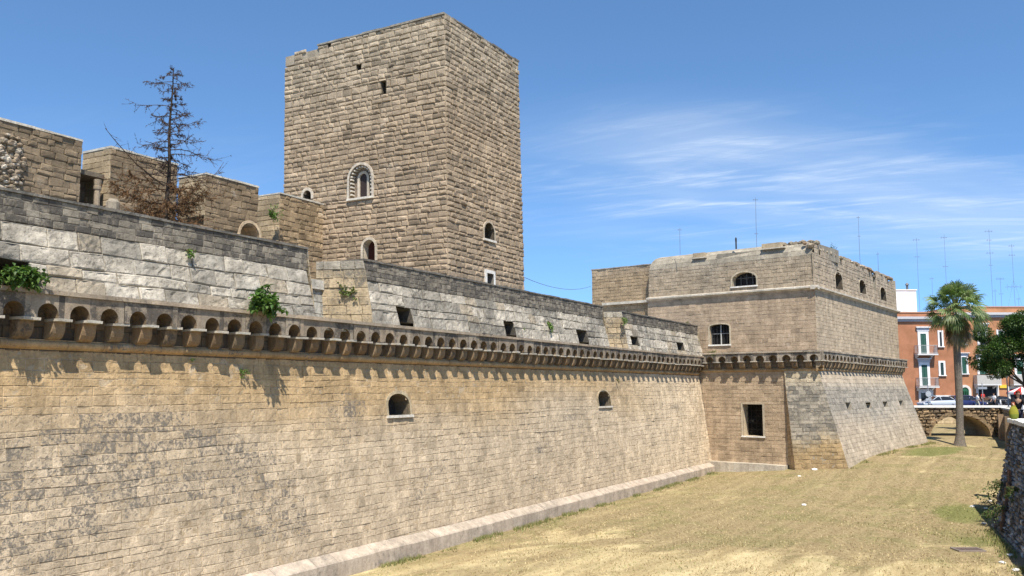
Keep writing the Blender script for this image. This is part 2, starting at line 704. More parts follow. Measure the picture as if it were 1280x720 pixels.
def opening(parent, pt, h, depth=0.45, back=(0.03, 0.028, 0.026), jamb=(0.3, 0.25, 0.18), ring=0.09, ringc=None, sill=None,
            name='window', front=0.022, lining=M_BAST, ringmat=M_TRIM, label=None):
    """a real recess behind a hole: lining, dark back, dressed surround and sill"""
    rng2 = random.Random(int(h.u0 * 97 + h.v0 * 31))
    mb = MB()
    ol = h.outline()
    m = len(ol)
    for k in range(m):
        a, b = ol[k], ol[(k + 1) % m]
        mb.poly([pt.at(a[0], a[1], front), pt.at(a[0], a[1], -depth), pt.at(b[0], b[1], -depth), pt.at(b[0], b[1], front)], jig(jamb, 0.12, rng2) + (0.25,))
    mb.poly([pt.at(u, v, -depth) for u, v in ol], back)  # near-black values stand in for the unlit depth behind the hole
    w = mb.build(name, lining, parent)
    if label:
        w['label'] = label
    if ring:
        rb = MB()
        oo = h.outline(ring, bottom=False)
        rc = ringc or jamb
        for k in range(m):
            a, b, c, d = ol[k], ol[(k + 1) % m], oo[(k + 1) % m], oo[k]
            if k == 0:
                continue
            off = front + 0.004 + rng2.uniform(0, 0.008)
            rb.extrude([pt.at(*a, off), pt.at(*d, off), pt.at(*c, off), pt.at(*b, off)][::-1], pt.n, 0.07, jig(rc, 0.1, rng2) + (0.15,))
        rb.build('frame', ringmat, w)
    if sill:
        sb = MB()
        g = ring or 0.05
        o = pt.at(h.u0 - g, h.v0 - 0.085, -0.12)
        sb.box(o, pt.at(h.u1 + g, h.v0 - 0.085, -0.12) - o, pt.n * (0.12 + front + 0.055), Z * 0.083, sill)
        sb.build('sill', M_TRIM, w)
    return w


def solid_core(mb, base, z0, z1, c):
    """plain prism inside a wall so that no light leaks through the joints; base is ccw from above"""
    mb.extrude([Vector((p[0], p[1], z1)) for p in base], Z, z1 - z0, c)


# ------------------------------------------------------------------ terrain
def sst(a, b, x):
    t = max(0.0, min(1.0, (x - a) / (b - a)))
    return t * t * (3 - 2 * t)


def ground_z(x, y):
    z = 1.1 * sst(10, 23, x) * sst(36, 50, y)
    z += 0.35 * math.exp(-((x - 31) / 4) ** 2 - ((y - 65) / 6) ** 2)
    z -= 0.55 * math.exp(-((x - 33) / 5) ** 2 - ((y - 63) / 4) ** 2)
    d = (Vector((x, y, 0)) - Tf).dot(N)
    z += 0.10 * fbm(x * 0.11, y * 0.11, 1.3) + 0.04 * fbm(x * 0.5, y * 0.5, 4.0)
    t = (Vector((x, y, 0)) - Tf).dot(D)
    z += 0.16 * sst(-25.0, -27.2, t + 0.12 * d + 0.8 * fbm(x * 0.2, y * 0.2, 8)) * sst(1.0, 4.0, d)     # the low mown bank nearest the viewer
    return z


def build_ground():
    mb = MB()
    xs = [-400, -120, -40] + [-16 + 0.6 * i for i in range(120)] + [80, 160, 420]
    ys = [-200, -60, 0] + [6 + 0.6 * i for i in range(152)] + [120, 250, 900]
    idx = {}
    for j, y in enumerate(ys):
        for i, x in enumerate(xs):
            inn = -16 <= x <= 56 and 6 <= y <= 98
            idx[i, j] = mb.vert((x, y, ground_z(x, y) if inn else (1.0 if x > 30 or y > 60 else 0.0)))
    for j in range(len(ys) - 1):
        for i in range(len(xs) - 1):
            mb.face((idx[i, j], idx[i + 1, j], idx[i + 1, j + 1], idx[i, j + 1]), (0.4, 0.33, 0.18, 0))
    m, nt, bs = mat_base("dry_lawn")
    ob = node(nt, "ShaderNodeTexCoord").outputs['Object']
    mp = node(nt, "ShaderNodeMapping")
    mp.vector_type = 'TEXTURE'
    mp.inputs['Rotation'].default_value = (0, 0, R(58))
    mp.inputs['Scale'].default_value = (6.0, 1.0, 1)
    nt.links.new(ob, mp.inputs[0])
    mpb = node(nt, "ShaderNodeMapping")
    mpb.vector_type = 'TEXTURE'
    mpb.inputs['Rotation'].default_value = (0, 0, R(40))
    mpb.inputs['Scale'].default_value = (1.5, 0.8, 1)
    nt.links.new(ob, mpb.inputs[0])
    big = noise_tex(nt, mpb.outputs[0], 0.2, 8, 0.68, 1.0)
    mid = noise_tex(nt, mp.outputs[0], 0.9, 7, 0.7, 0.3)
    fin = noise_tex(nt, ob, 9.0, 6, 0.75)
    vf = noise_tex(nt, ob, 38.0, 3, 0.7)
    straw = mix(nt, maprange(nt, mid, 0.33, 0.67, 0, 1, True), (0.345, 0.262, 0.135), (0.63, 0.515, 0.285))
    brown = mix(nt, maprange(nt, fin, 0.35, 0.65, 0, 1), (0.18, 0.136, 0.072), (0.37, 0.287, 0.158))
    spw = node(nt, "ShaderNodeSeparateXYZ")
    nt.links.new(ob, spw.inputs[0])
    tt_ = math_n(nt, 'ADD', math_n(nt, 'ADD', math_n(nt, 'MULTIPLY', spw.outputs[0], D.x), math_n(nt, 'MULTIPLY', spw.outputs[1], D.y)), -Tf.dot(D))
    farm = maprange(nt, math_n(nt, 'ADD', tt_, math_n(nt, 'MULTIPLY', big, 14.0)), -19.0, -15.5, 0.0, 0.16, True)
    c = mix(nt, maprange(nt, math_n(nt, 'ADD', big, farm), 0.44, 0.62, 0.0, 0.88, True), straw, brown)
    gn = noise_tex(nt, ob, 0.42, 8, 0.75, 0.8)
    gfac = maprange(nt, math_n(nt, 'ADD', gn, math_n(nt, 'MULTIPLY', farm, 0.35)), 0.50, 0.66, 0.0, 0.9, True)
    # greener strips at the feet of the walls
    sp = node(nt, "ShaderNodeSeparateXYZ")
    nt.links.new(ob, sp.inputs[0])

    def lin(a, b, c0):
        return math_n(nt, 'ADD', math_n(nt, 'ADD', math_n(nt, 'MULTIPLY', sp.outputs[0], a), math_n(nt, 'MULTIPLY', sp.outputs[1], b)), c0)
    dl = lin(N.x, N.y, -Tf.dot(N))
    near_l = maprange(nt, dl, 0.6, 3.2, 0.24, 0.0, True)

    def spot(cx, cy, rx, ry, rot, amt):
        q = node(nt, "ShaderNodeMapping", vector_type='TEXTURE')
        q.inputs['Location'].default_value = (cx, cy, 0)
        q.inputs['Rotation'].default_value = (0, 0, R(rot))
        q.inputs['Scale'].default_value = (rx, ry, 1000)
        nt.links.new(ob, q.inputs[0])
        ln = node(nt, "ShaderNodeVectorMath", operation='LENGTH')
        nt.links.new(q.outputs[0], ln.inputs[0])
        return maprange(nt, ln.outputs['Value'], 0.25, 1.0, amt, 0.0, True)
    g2 = spot(26.2, 55.5, 8.5, 2.6, 54, 0.5)
    g3 = spot(18.0, 36.0, 5.0, 2.0, 62, 0.45)
    g4 = spot(15.2, 29.5, 2.2, 1.3, 62, 0.3)
    gsum = math_n(nt, 'ADD', math_n(nt, 'ADD', near_l, g2), math_n(nt, 'ADD', g3, g4))
    gmask = maprange(nt, math_n(nt, 'ADD', gsum, math_n(nt, 'MULTIPLY', gn, 0.8)), 0.56, 0.82, 0, 0.92, True)
    gmask = math_n(nt, 'MAXIMUM', gmask, math_n(nt, 'MULTIPLY', gfac, 0.45))
    green = mix(nt, maprange(nt, fin, 0.3, 0.7, 0, 1), (0.10, 0.12, 0.035), (0.235, 0.225, 0.085))
    c = mix(nt, gmask, c, green)
    wv = node(nt, "ShaderNodeTexWave", wave_type='BANDS', bands_direction='Y')
    wv.inputs['Scale'].default_value = 0.34
    wv.inputs['Distortion'].default_value = 16.0
    wv.inputs['Detail'].default_value = 4.0
    wv.inputs['Detail Scale'].default_value = 0.7
    nt.links.new(mp.outputs[0], wv.inputs['Vector'])
    c = mix(nt, 1.0, c, maprange(nt, wv.outputs['Fac'], 0.1, 0.9, 0.93, 1.045), 'MULTIPLY')
    v = math_n(nt, 'MULTIPLY', maprange(nt, fin, 0.25, 0.75, 0.78, 1.2), maprange(nt, vf, 0.3, 0.7, 0.75, 1.22))
    c = mix(nt, 1.0, c, v, 'MULTIPLY')
    # bare stony earth below the near retaining wall
    e1 = maprange(nt, math_n(nt, 'ADD', spot(15.4, 25.5, 3.6, 1.9, 68, 0.5), math_n(nt, 'MULTIPLY', fin, 0.6)), 0.52, 0.7, 0, 0.85, True)
    c = mix(nt, e1, c, (0.27, 0.19, 0.12))
    nt.links.new(c, bs.inputs['Base Color'])
    bs.inputs['Roughness'].default_value = 0.95
    bs.inputs['Specular IOR Level'].default_value = 0.05
    b = node(nt, "ShaderNodeBump")
    b.inputs['Strength'].default_value = 0.7
    b.inputs['Distance'].default_value = 0.08
    nt.links.new(math_n(nt, 'ADD', math_n(nt, 'MULTIPLY', fin, 1.0), math_n(nt, 'MULTIPLY', vf, 0.5)), b.inputs['Height'])
    nt.links.new(b.outputs[0], bs.inputs['Normal'])
    o = mb.build("ground", m, None, True)
    o['kind'] = "structure"


build_ground()


def flat_mat(name, a, b, scale, rough=0.9):
    m, nt, bs = mat_base(name)
    ob = node(nt, "ShaderNodeTexCoord").outputs['Object']
    n = noise_tex(nt, ob, scale, 7, 0.65)
    n2 = noise_tex(nt, ob, scale * 14, 3, 0.6)
    c = mix(nt, maprange(nt, n, 0.3, 0.7, 0, 1), a, b)
    c = mix(nt, 1.0, c, maprange(nt, n2, 0.3, 0.7, 0.85, 1.15), 'MULTIPLY')
    nt.links.new(c, bs.inputs['Base Color'])
    bs.inputs['Roughness'].default_value = rough
    return m


M_ASPHALT = flat_mat("asphalt", (0.05, 0.05, 0.05), (0.09, 0.088, 0.085), 0.4)
M_PAVE = flat_mat("paving", (0.3, 0.28, 0.25), (0.4, 0.38, 0.34), 0.8)
M_COPING = flat_mat("pale_coping", (0.60, 0.58, 0.53), (0.78, 0.76, 0.71), 1.6)
STREET_Z = 2.7


def slab(name, pts, z, thick, mat, kind="structure"):
    mb = MB()
    mb.extrude([Vector((x, y, z)) for x, y in pts], Z, thick, (0.3, 0.3, 0.3))
    o = mb.build(name, mat)
    o['kind'] = kind
    return o


slab("street", [(-300, 97.0), (400, 97.0), (400, 900), (-300, 900)], STREET_Z, 1.0, M_ASPHALT)
slab("road", [(42.5, 72), (30.4, 48), (26.5, 37), (60, 30), (300, 20), (300, 96.99), (54.2, 96.99), (42.5, 76.2)], STREET_Z - 0.004, 0.8, M_ASPHALT)
slab("pavement", [(-300, 104.4), (400, 104.4), (400, 106), (-300, 106)], STREET_Z + 0.13, 0.126, M_PAVE)
slab("footpath", [(18.9, 29.9), (45, 10), (60, 30), (38, 44), (24, 40.5), (21.6, 37.6)], 3.12, 0.5, M_PAVE)

# ------------------------------------------------------------------ cornice on arched corbels
_console_cache = {}


def cornice(parent, O, d, n, length, spacing, zt, stone, seed, t_shift=0.0):
    """O: foot of the wall plane at the left end (z ignored); zt: top of the cornice"""
    r = random.Random(seed)
    k = spacing / 0.6
    out, hb, hc = 0.42 * (0.8 + 0.2 * k), 0.55, 0.43
    zc = zt - hb
    Pp = lambda t, s, z: Vector((O.x, O.y, 0)) + d * t + n * s + Z * z
    nb = int(round(length / spacing))
    sp = length / nb
    ra = sp * 0.315
    band = MB()

    def cc(g=0.52):
        return jig(stone, 0.13, r) + (max(0.0, min(1, g + r.uniform(-0.2, 0.25))),)
    for i in range(nb):
        c = (i + 0.5) * sp + t_shift * 0
        a0, a1 = i * sp, (i + 1) * sp
        w = ra * r.uniform(0.95, 1.05)
        st = 0.075
        arc = [(c - w, 0.0)] + [(c - w * math.cos(math.pi * q / 12), st + w * math.sin(math.pi * q / 12)) for q in range(13)] + [(c + w, 0.0)]
        e = out + r.uniform(-0.012, 0.012)
        c1 = cc()
        band.poly([Pp(a0, e, zc), Pp(c - w, e, zc), Pp(c - w, e, zt - 0.09), Pp(a0, e, zt - 0.09)], c1)
        band.poly([Pp(c + w, e, zc), Pp(a1, e, zc), Pp(a1, e, zt - 0.09), Pp(c + w, e, zt - 0.09)], cc())
        for q in range(len(arc) - 1):
            u0, v0 = arc[q]
            u1, v1 = arc[q + 1]
            if u1 - u0 > 1e-5:
                band.poly([Pp(u0, e, zc + v0), Pp(u1, e, zc + v1), Pp(u1, e, zt - 0.09), Pp(u0, e, zt - 0.09)], c1)
            band.poly([Pp(u0, e, zc + v0), Pp(u0, -0.02, zc + v0), Pp(u1, -0.02, zc + v1), Pp(u1, e, zc + v1)], (stone[0] * 0.68, stone[1] * 0.6, stone[2] * 0.5, 0.5))  # soffit darker than the band: shade under the arch put into the colour
        for x0, x1 in ((a0, c - w), (c + w, a1)):
            band.poly([Pp(x0, e, zc), Pp(x0, 0, zc), Pp(x1, 0, zc), Pp(x1, e, zc)], c1)
    for x in (0, length):
        band.poly([Pp(x, out, zc), Pp(x, 0, zc), Pp(x, 0, zt - 0.09), Pp(x, out, zt - 0.09)], cc())
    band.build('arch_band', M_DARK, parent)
    led = MB()
    t = 0.0
    while t < length - 0.01:
        L = min(r.uniform(0.7, 1.3), length - t)
        if length - t - L < 0.3:
            L = length - t
        h1 = r.uniform(-0.008, 0.008)
        o1 = out + 0.05 + r.uniform(-0.015, 0.012)
        led.box(Pp(t, -0.25, zt - 0.088), d * (L - 0.006), n * (o1 + 0.25), Z * (0.088 + h1), jig(tuple(x * 1.15 for x in stone), 0.1, r) + (r.uniform(0.1, 0.5),))
        t += L
    led.build('ledge', M_DARK, parent)
    # roll moulding under the corbels
    roll = MB()
    zr = zc - hc - 0.075
    t = 0.0
    while t < length - 0.01:
        L = min(r.uniform(0.5, 0.9), length - t)
        if length - t - L < 0.25:
            L = length - t
        c = jig((0.40, 0.27, 0.14), 0.16, r) + (r.uniform(0.05, 0.5),)
        rr = 0.088 * r.uniform(0.9, 1.04)
        prof = [(0, 0.1), (0.06, 0.1)] + [(0.035 + rr * math.cos(a), rr * math.sin(a)) for a in [R(75), R(50), R(25), 0, R(-25), R(-50), R(-80)]] + [(0.02, -0.1), (0, -0.1)]
        A = [roll.vert(Pp(t, s, zr + z)) for s, z in prof]
        B = [roll.vert(Pp(t + L - 0.008, s, zr + z)) for s, z in prof]
        for q in range(len(prof) - 1):
            roll.face((A[q], A[q + 1], B[q + 1], B[q]), c)
        roll.face(A, c)
        roll.face(B[::-1], c)
        t += L
    roll.build('roll_moulding', M_SCARP, parent)
    # corbels: one mesh, copied
    key = round(sp, 2)
    prof = [(0, -hc), (0.15, -hc + 0.01), (0.25, -hc + 0.055), (0.31, -hc + 0.13), (0.335, -hc + 0.22), (0.335, -0.06), (0, -0.06)]
    hw = sp * 0.215
    meshes = []
    for vv in range(7):
        mb = MB()
        c = jig((stone[0] * 0.70, stone[1] * 0.61, stone[2] * 0.50), 0.28, r) + (r.uniform(0.2, 0.6),)  # corbel stone darkened to paint in the shade under the cornice
        kk = out / 0.40 * 0.76
        A = [mb.vert((-hw, -s * kk, z)) for s, z in prof]
        B = [mb.vert((hw, -s * kk, z)) for s, z in prof]
        for q in range(len(prof)):
            q2 = (q + 1) % len(prof)
            mb.face((A[q], A[q2], B[q2], B[q]), c)
        mb.face(A[::-1], c)
        mb.face(B, c)
        cw = sp * 0.235
        mb.box((-cw, -(out + 0.035), -0.058), (2 * cw, 0, 0), (0, out + 0.035, 0), (0, 0, 0.055), jig((0.42, 0.38, 0.31), 0.15, r) + (0.15,))
        meshes.append(mb.mesh('corbel', M_DARK))
    rot = math.atan2(n.x, -n.y)
    base = Vector(parent.location)
    for i in range(nb + 1):
        tt = min(max(i * sp, hw), length - hw)
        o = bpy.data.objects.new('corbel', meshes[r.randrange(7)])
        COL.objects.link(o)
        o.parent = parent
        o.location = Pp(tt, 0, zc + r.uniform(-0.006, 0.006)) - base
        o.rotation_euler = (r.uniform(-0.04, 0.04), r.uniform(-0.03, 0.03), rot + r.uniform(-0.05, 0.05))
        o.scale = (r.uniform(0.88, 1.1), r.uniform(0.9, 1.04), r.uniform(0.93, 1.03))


# ------------------------------------------------------------------ curtain wall
T0 = -47.0
S_UP = -0.70
CW = thing('curtain_wall', W(-22, 0, 0), 'long battered stone wall with arched cornice, pale parapet and dark cap above the dry moat', 'castle wall')
scarp = Patch(W(T0, 0.0, 0.45), W(0.4, 0.0, 0.45), W(T0, S_UP, 5.76), W(0.4, S_UP, 5.76))

SPOTS = [(90, 585, 1.7, 1.1, .55), (150, 560, 1.6, .7, .75), (215, 565, 1.4, .8, .75), (60, 615, 1.2, .8, .6), (140, 600, 1.2, 0.8, .6), (245, 600, 1.3, .8, .6), (330, 580, 1.3, 1.0, .6),
         (315, 640, 1.2, .8, .55), (430, 505, 0.9, .8, .5), (440, 560, 1.0, 1.1, .5), (370, 640, 1.2, .8, .4), (610, 560, 1.6, 1.0, .42), (680, 560, 1.8, .9, .42), (530, 560, 1.2, 0.9, .35), (520, 615, 1.5, .7, .35),
         (700, 530, 2.0, .7, .35), (845, 510, 2.2, .55, .62), (60, 680, 1.5, 0.8, .45), (590, 520, 1.4, .5, .3), (790, 545, 2, .5, .25), (250, 690, 1.5, .6, .3), (20, 640, 1.0, .9, .6)]
SPOTS = [(scarp.px(x, y), a, b, w) for x, y, a, b, w in SPOTS]


def scarp_col(u, v, r):
    t = T0 + u
    hgt = v / scarp.H
    warm = sst(0.55, 0.85, hgt + 0.35 * fbm(u * 0.12, v * 0.3, 2.0)) * sst(2, 20, scarp.L - u)
    a = (0.425, 0.30, 0.16)
    b = (0.485, 0.388, 0.268)
    c = [a[i] * warm + b[i] * (1 - warm) for i in range(3)]
    far = sst(-16, -4, t)
    c = [c[i] * (1 - far * 0.0) + far * (0.10, 0.085, 0.06)[i] for i in range(3)]
    k = 1 + 0.24 * fbm(u * 0.35, v * 0.6, 5.0) + r.uniform(-0.055, 0.055)
    if r.random() < 0.05:
        k *= 1.12
    if r.random() < 0.03:
        k *= 0.82
    st = 0.13 + 0.75 * max(0, fbm(u * 0.3, v * 0.8, 9.0) - 0.03) * sst(1.0, 0.7, hgt)
    for (su, sv), wa, wb, w in SPOTS:
        e = ((u - su) / wa) ** 2 + ((v - sv) / wb) ** 2
        if e < 6:
            st += 0.55 * w * math.exp(-e)
    st = min(0.56, st) * (0.72 + 0.4 * r.random())
    c = [x * k for x in c]
    if st > 0.35:
        g = min(0.10, (st - 0.35) * 0.3)
        c = [c[i] * (1 - g) + (0.30, 0.25, 0.19)[i] * g for i in range(3)]
    return (c[0], c[1], c[2], min(0.78, st))


# openings in the scarp
uA0, vA0 = scarp.px(485.5, 519.5)
uA1, vA1 = scarp.px(510, 492)
hA = Hole(uA0, uA1, vA0, vA1, True, 0.32)
uB0, vB0 = scarp.px(748.5, 508)
uB1, vB1 = scarp.px(761, 488)
hB = Hole(uB0, uB1, vB0, vB1, True, 0.4)
mb = MB()
masonry(mb, scarp, 0.19, (0.2, 0.58), scarp_col, holes=[hA, hB], prot=(-0.004, 0.007), erode=lambda u, v: 0.05 + 1.1 * max(0, fbm(u * 0.22, v * 0.5, 12.0) - 0.04), md=lambda u, v: 0.006 + 0.05 * max(0, fbm(u * 0.22, v * 0.5, 12.0) - 0.04), gap=0.0045, cham=0.011, jit=0.007, wob=0.05, mortar=(0.42, 0.325, 0.21), seed=3, grid=0.1, rough=0.011, chvar=0.3)
solid_core(mb, [W(T0, -1.3, 0), W(1.5, -1.3, 0), W(1.5, -2.4, 0), W(T0, -2.4, 0)], -0.5, 6.9, (0.1, 0.09, 0.07))
mb.build('scarp', M_SCARP, CW)
opening(CW, scarp, hA, 0.55, (0.04, 0.036, 0.032, 0.3), (0.17, 0.135, 0.09), 0.1, (0.42, 0.34, 0.22), (0.62, 0.58, 0.5), name='gun_port', lining=M_SCARP, ringmat=M_SCARP)  # both ports: dark jambs and back hold the inner shade in their colour
opening(CW, scarp, hB, 0.55, (0.03, 0.027, 0.025, 0.3), (0.17, 0.135, 0.09), 0.07, (0.42, 0.34, 0.22), (0.6, 0.55, 0.45), name='gun_port', lining=M_SCARP, ringmat=M_SCARP)

# plinth: pinkish stone kerb along the foot, with a sloping top
mb = MB()
r = random.Random(5)
t = T0
while t < 0.3:
    L = r.uniform(0.8, 1.6)
    t1 = min(t + L, 0.3)
    c = jig((0.43, 0.355, 0.275), 0.05, r) + (r.uniform(0.15, 0.45),)
    e = r.uniform(-0.012, 0.012)
    h = r.uniform(-0.01, 0.01)
    a, b = t, t1 - 0.008
    prof = [(0.34 + e, -0.35), (0.32 + e, 0.40 + h), (0.29 + e, 0.44 + h), (0.0, 0.60 + h), (-0.3, 0.60 + h)]
    A = [mb.vert(W(a, s, z)) for s, z in prof]
    B = [mb.vert(W(b, s, z)) for s, z in prof]
    for q in range(len(prof) - 1):
        mb.face((A[q], B[q], B[q + 1], A[q + 1]), c)
    mb.face(A[::-1], c)
    mb.face(B, c)
    t = t1
mb.build('plinth', M_BAST, CW)

# wall between roll moulding and cornice; its dark colour paints in the overhang's shade
back = Patch(W(T0, S_UP, 5.72), W(0.3, S_UP, 5.72), W(T0, S_UP, 6.9), W(0.3, S_UP, 6.9))
mb = MB()
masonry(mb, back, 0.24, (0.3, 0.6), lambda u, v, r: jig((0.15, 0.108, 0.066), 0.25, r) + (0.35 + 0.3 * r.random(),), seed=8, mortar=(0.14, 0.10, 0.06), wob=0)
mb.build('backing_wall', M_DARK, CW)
Oc = W(-46.883, S_UP, 0)
cornice(CW, Oc, D, N, 0.682 * 69, 0.682, 6.92, (0.30, 0.245, 0.18), 21)

# parapet merlons
S_B, S_T, S_K = -0.30, -0.62, -2.0     # foot, head of the slope, back


def merlon(tb0, tt0, tk0, tb1, tt1, tk1, holes_px, seed, zt=8.80, zg=8.22, white_big=True):
    r0 = random.Random(seed)
    slope = Patch(W(tb0, S_B, 6.9), W(tb1, S_B, 6.9), W(tt0, S_T, zg), W(tt1, S_T, zg))
    holes = []
    for x0, y0, x1, y1 in holes_px:
        u0, v0 = slope.px(x0, y1)
        u1, v1 = slope.px(x1, y0)
        holes.append(Hole(u0, u1, max(0.02, v0), v1))

    def wcol(u, v, r):
        k = 1 + 0.3 * fbm(u * 0.5, v * 0.9, seed) + r.uniform(-0.12, 0.12)
        g = 0.1 + 0.9 * max(0, fbm(u * 0.35, v * 0.5, seed + 4.0) + 0.12)
        c = (0.415 * k, 0.372 * k, 0.30 * k)
        if r.random() < 0.25:
            c = (0.295 * k, 0.268 * k, 0.22 * k)
        elif r.random() < 0.12:
            c = (0.36 * k, 0.305 * k, 0.225 * k)
        return c + (min(0.8, 0.12 + g * (0.5 + r.random() * 0.8)),)
    mb = MB()
    masonry(mb, slope, 0.33, (0.5, 1.05), wcol, holes=holes, prot=(-0.006, 0.022), md=0.03, gap=0.011, cham=0.02, jit=0.016, erode=0.12, wob=0.06, mortar=(0.31, 0.275, 0.215), seed=seed, grid=0.1, rough=0.022, chvar=0.24)
    tm = (tt0 + tt1) / 2
    ck = Patch(W(tk0, S_K, 6.9), W(tb0, S_B, 6.9), W(tk0, S_K, zt), W(tt0, S_T, zt))

    def ccol(u, v, r):
        k = 1 + r.uniform(-0.14, 0.14)
        grey = sst(0.72, 0.95, v / ck.H)
        a, b = (0.41, 0.325, 0.21), (0.36, 0.325, 0.26)
        return tuple((a[i] * (1 - grey) + b[i] * grey) * k for i in range(3)) + (0.22 + 0.4 * r.random(),)
    masonry(mb, ck, 0.24, (0.3, 0.6), ccol, prot=(-0.005, 0.016), md=0.03, erode=0.15, seed=seed + 1, mortar=(0.4, 0.33, 0.22))
    rk = Patch(W(tb1, S_B, 6.9), W(tk1, S_K, 6.9), W(tt1, S_T, zt), W(tk1, S_K, zt))
    masonry(mb, rk, 0.24, (0.3, 0.6), ccol, prot=(-0.005, 0.016), md=0.03, seed=seed + 2, mortar=(0.4, 0.33, 0.22))
    mb.extrude([W(tt0 + 0.08, S_K + 0.35, zt - 0.06), W(tk0 + 0.03, S_K, zt - 0.06), W(tk1 - 0.03, S_K, zt - 0.06), W(tt1 - 0.08, S_K + 0.35, zt - 0.06)], Z, 1.9, (0.2, 0.18, 0.15))
    o = mb.build('merlon', M_WHITE, CW)
    cap = MB()
    band = Patch(W(tt0, S_T + 0.012, zg), W(tt1, S_T + 0.012, zg), W(tt0, S_T, zt), W(tt1, S_T, zt))

    def kcol(u, v, r):
        k = 1 + 0.5 * fbm(u * 0.6, v * 1.5, seed + 7) + r.uniform(-0.13, 0.13)
        return (0.235 * k, 0.207 * k, 0.163 * k, 0.42 + 0.35 * r.random())
    masonry(cap, band, 0.15, (0.16, 0.36), kcol, prot=(-0.004, 0.008), md=0.013, cham=0.012, jit=0.01, gap=0.008, wob=0.03, mortar=(0.25, 0.22, 0.175), erode=0.15, seed=seed + 3)
    # coping of small stones on top
    t = tt0
    while t < tt1 - 0.02:
        L = min(r0.uniform(0.35, 0.7), tt1 - t)
        cap.box(W(t, S_K, zt), D * (L - 0.01), N * (S_T + 0.035 + r0.uniform(-0.01, 0.01) - S_K), Z * (0.055 + r0.uniform(-0.012, 0.012)), jig((0.19, 0.175, 0.15), 0.15, r0) + (0.5,))
        t += L
    cap.build('cap_band', M_DARK, o)
    for h in holes:
        opening(o, slope, h, 1.0, (0.012, 0.011, 0.01, 0), (0.10, 0.088, 0.07), 0, name='loophole', lining=M_WHITE, front=0.0)  # dark lining paints in the shade inside the loophole
    return o


merlon(T0, T0, T0, -34.1, -34.15, -33.5, [(0, 327, 37, 358)], 41)
merlon(-31.62, -31.75, -32.3, -14.1, -14.15, -13.6, [(499.5, 387, 513, 402), (633, 404, 642, 418), (724, 414, 733, 427)], 52)
merlon(-11.75, -11.85, -12.5, 0.0, 0.1, 0.2, [(790, 421, 797, 431), (848, 429, 854, 438)], 63, zt=8.74)
# walls closing the two embrasures
for a, b, zz, sd in ((-34.0, -31.9, 8.18, 1), (-14.1, -12.0, 8.0, 2)):
    mb = MB()
    p = Patch(W(a, -1.72, 6.9), W(b, -1.72, 6.9), W(a, -1.86, zz), W(b, -1.86, zz))
    mb.box(W(a, -1.75, 6.6), D * (b - a), N * 1.4, Z * 0.315, (0.4, 0.37, 0.3, 0.2))
    masonry(mb, p, 0.3, (0.4, 0.8), lambda u, v, r: jig((0.33, 0.31, 0.265), 0.12, r) + (0.3 + 0.3 * r.random(),), seed=sd, prot=(-0.004, 0.015))
    mb.box(W(a, -2.6, zz - 0.25), D * (b - a), N * 0.85, Z * 0.28, (0.46, 0.43, 0.37, 0.1))
    mb.build('embrasure_floor', M_WHITE, CW)

# ------------------------------------------------------------------ terrace between outer and inner wall
mb = MB()
mb.extrude([W(T0, -1.95, 7.9), W(T0, -30, 7.9), W(2, -30, 7.9), W(2, -1.95, 7.9)][::-1], Z, 0.6, (0.3, 0.27, 0.2))
o = mb.build('terrace', M_PAVE)
o['kind'] = 'structure'

# ------------------------------------------------------------------ tower
TWR = thing('castle_tower', W(-22.2, -6, 8.0), 'tall square castle tower of rusticated brown stone with narrow arched windows', 'tower')
TL, TR_B, TR_T = -25.35, -19.5, -19.6
ZB, ZT = 7.95, 19.28
cT = {'k': W(TL, -1.85, ZB), 'kt': W(TL, -2.13, ZT), 'b': W(TL, -10.1, ZB), 'bt': W(TL, -10.42, ZT), 'r': W(TR_B, -1.85, ZB), 'rt': W(TR_T, -2.13, ZT)}
pl = Patch(cT['b'], cT['k'], cT['bt'], cT['kt'])
pr_ = Patch(cT['k'], cT['r'], cT['kt'], cT['rt'])


def tower_col(sd, dk):
    def f(u, v, r):
        k = 1 + 0.3 * fbm(u * 0.4, v * 0.4, sd) + r.uniform(-0.15, 0.15)
        pale = sst(0.55, 1.0, v / pl.H)
        c = [(0.345, 0.265, 0.18)[i] * (1 - pale) + (0.355, 0.295, 0.215)[i] * pale for i in range(3)]
        if r.random() < 0.05:
            k *= 0.65
        g = 0.24 + 0.5 * max(0, fbm(u * 0.3, v * 0.35, sd + 3)) + dk
        return (c[0] * k, c[1] * k, c[2] * k, min(0.8, g * (0.4 + r.random())))
    return f


def px_hole(pt, x0, y0, x1, y1, arch=False, rise=None):
    """hole between two photo pixels: bottom left, top right"""
    u0, v0 = pt.px(x0, y0)
    u1, v1 = pt.px(x1, y1)
    if u1 < u0:
        u0, u1 = u1, u0
    return Hole(u0, u1, v0, v1, arch, rise)


hW1 = px_hole(pl, 437.5, 249, 465.5, 204, True)
hW2 = px_hole(pl, 454.5, 327, 469.5, 299, True)
hW3 = px_hole(pl, 380, 250, 390, 237.5, True)
hS1 = px_hole(pl, 476.5, 118, 483, 101)
hS2 = px_hole(pl, 410.5, 59, 414, 51)
hS3 = px_hole(pl, 446, 88, 452, 80)
hN = px_hole(pl, 470.5, 44, 475, 30)
hN.v1 = pl.H + 1
hR1 = px_hole(pr_, 604.5, 298, 616.5, 280.5, True)
hR2 = px_hole(pr_, 607.5, 355, 615.5, 343)
mb = MB()


def tower_skip(u, v):
    # the broken crown of the far left corner, and the notch
    if v > pl.H - 0.62 and u < 0.42:
        return True
    if v > pl.H - 0.3 and u < 1.75 and not (0.45 < u < 1.1):
        return True
    return False


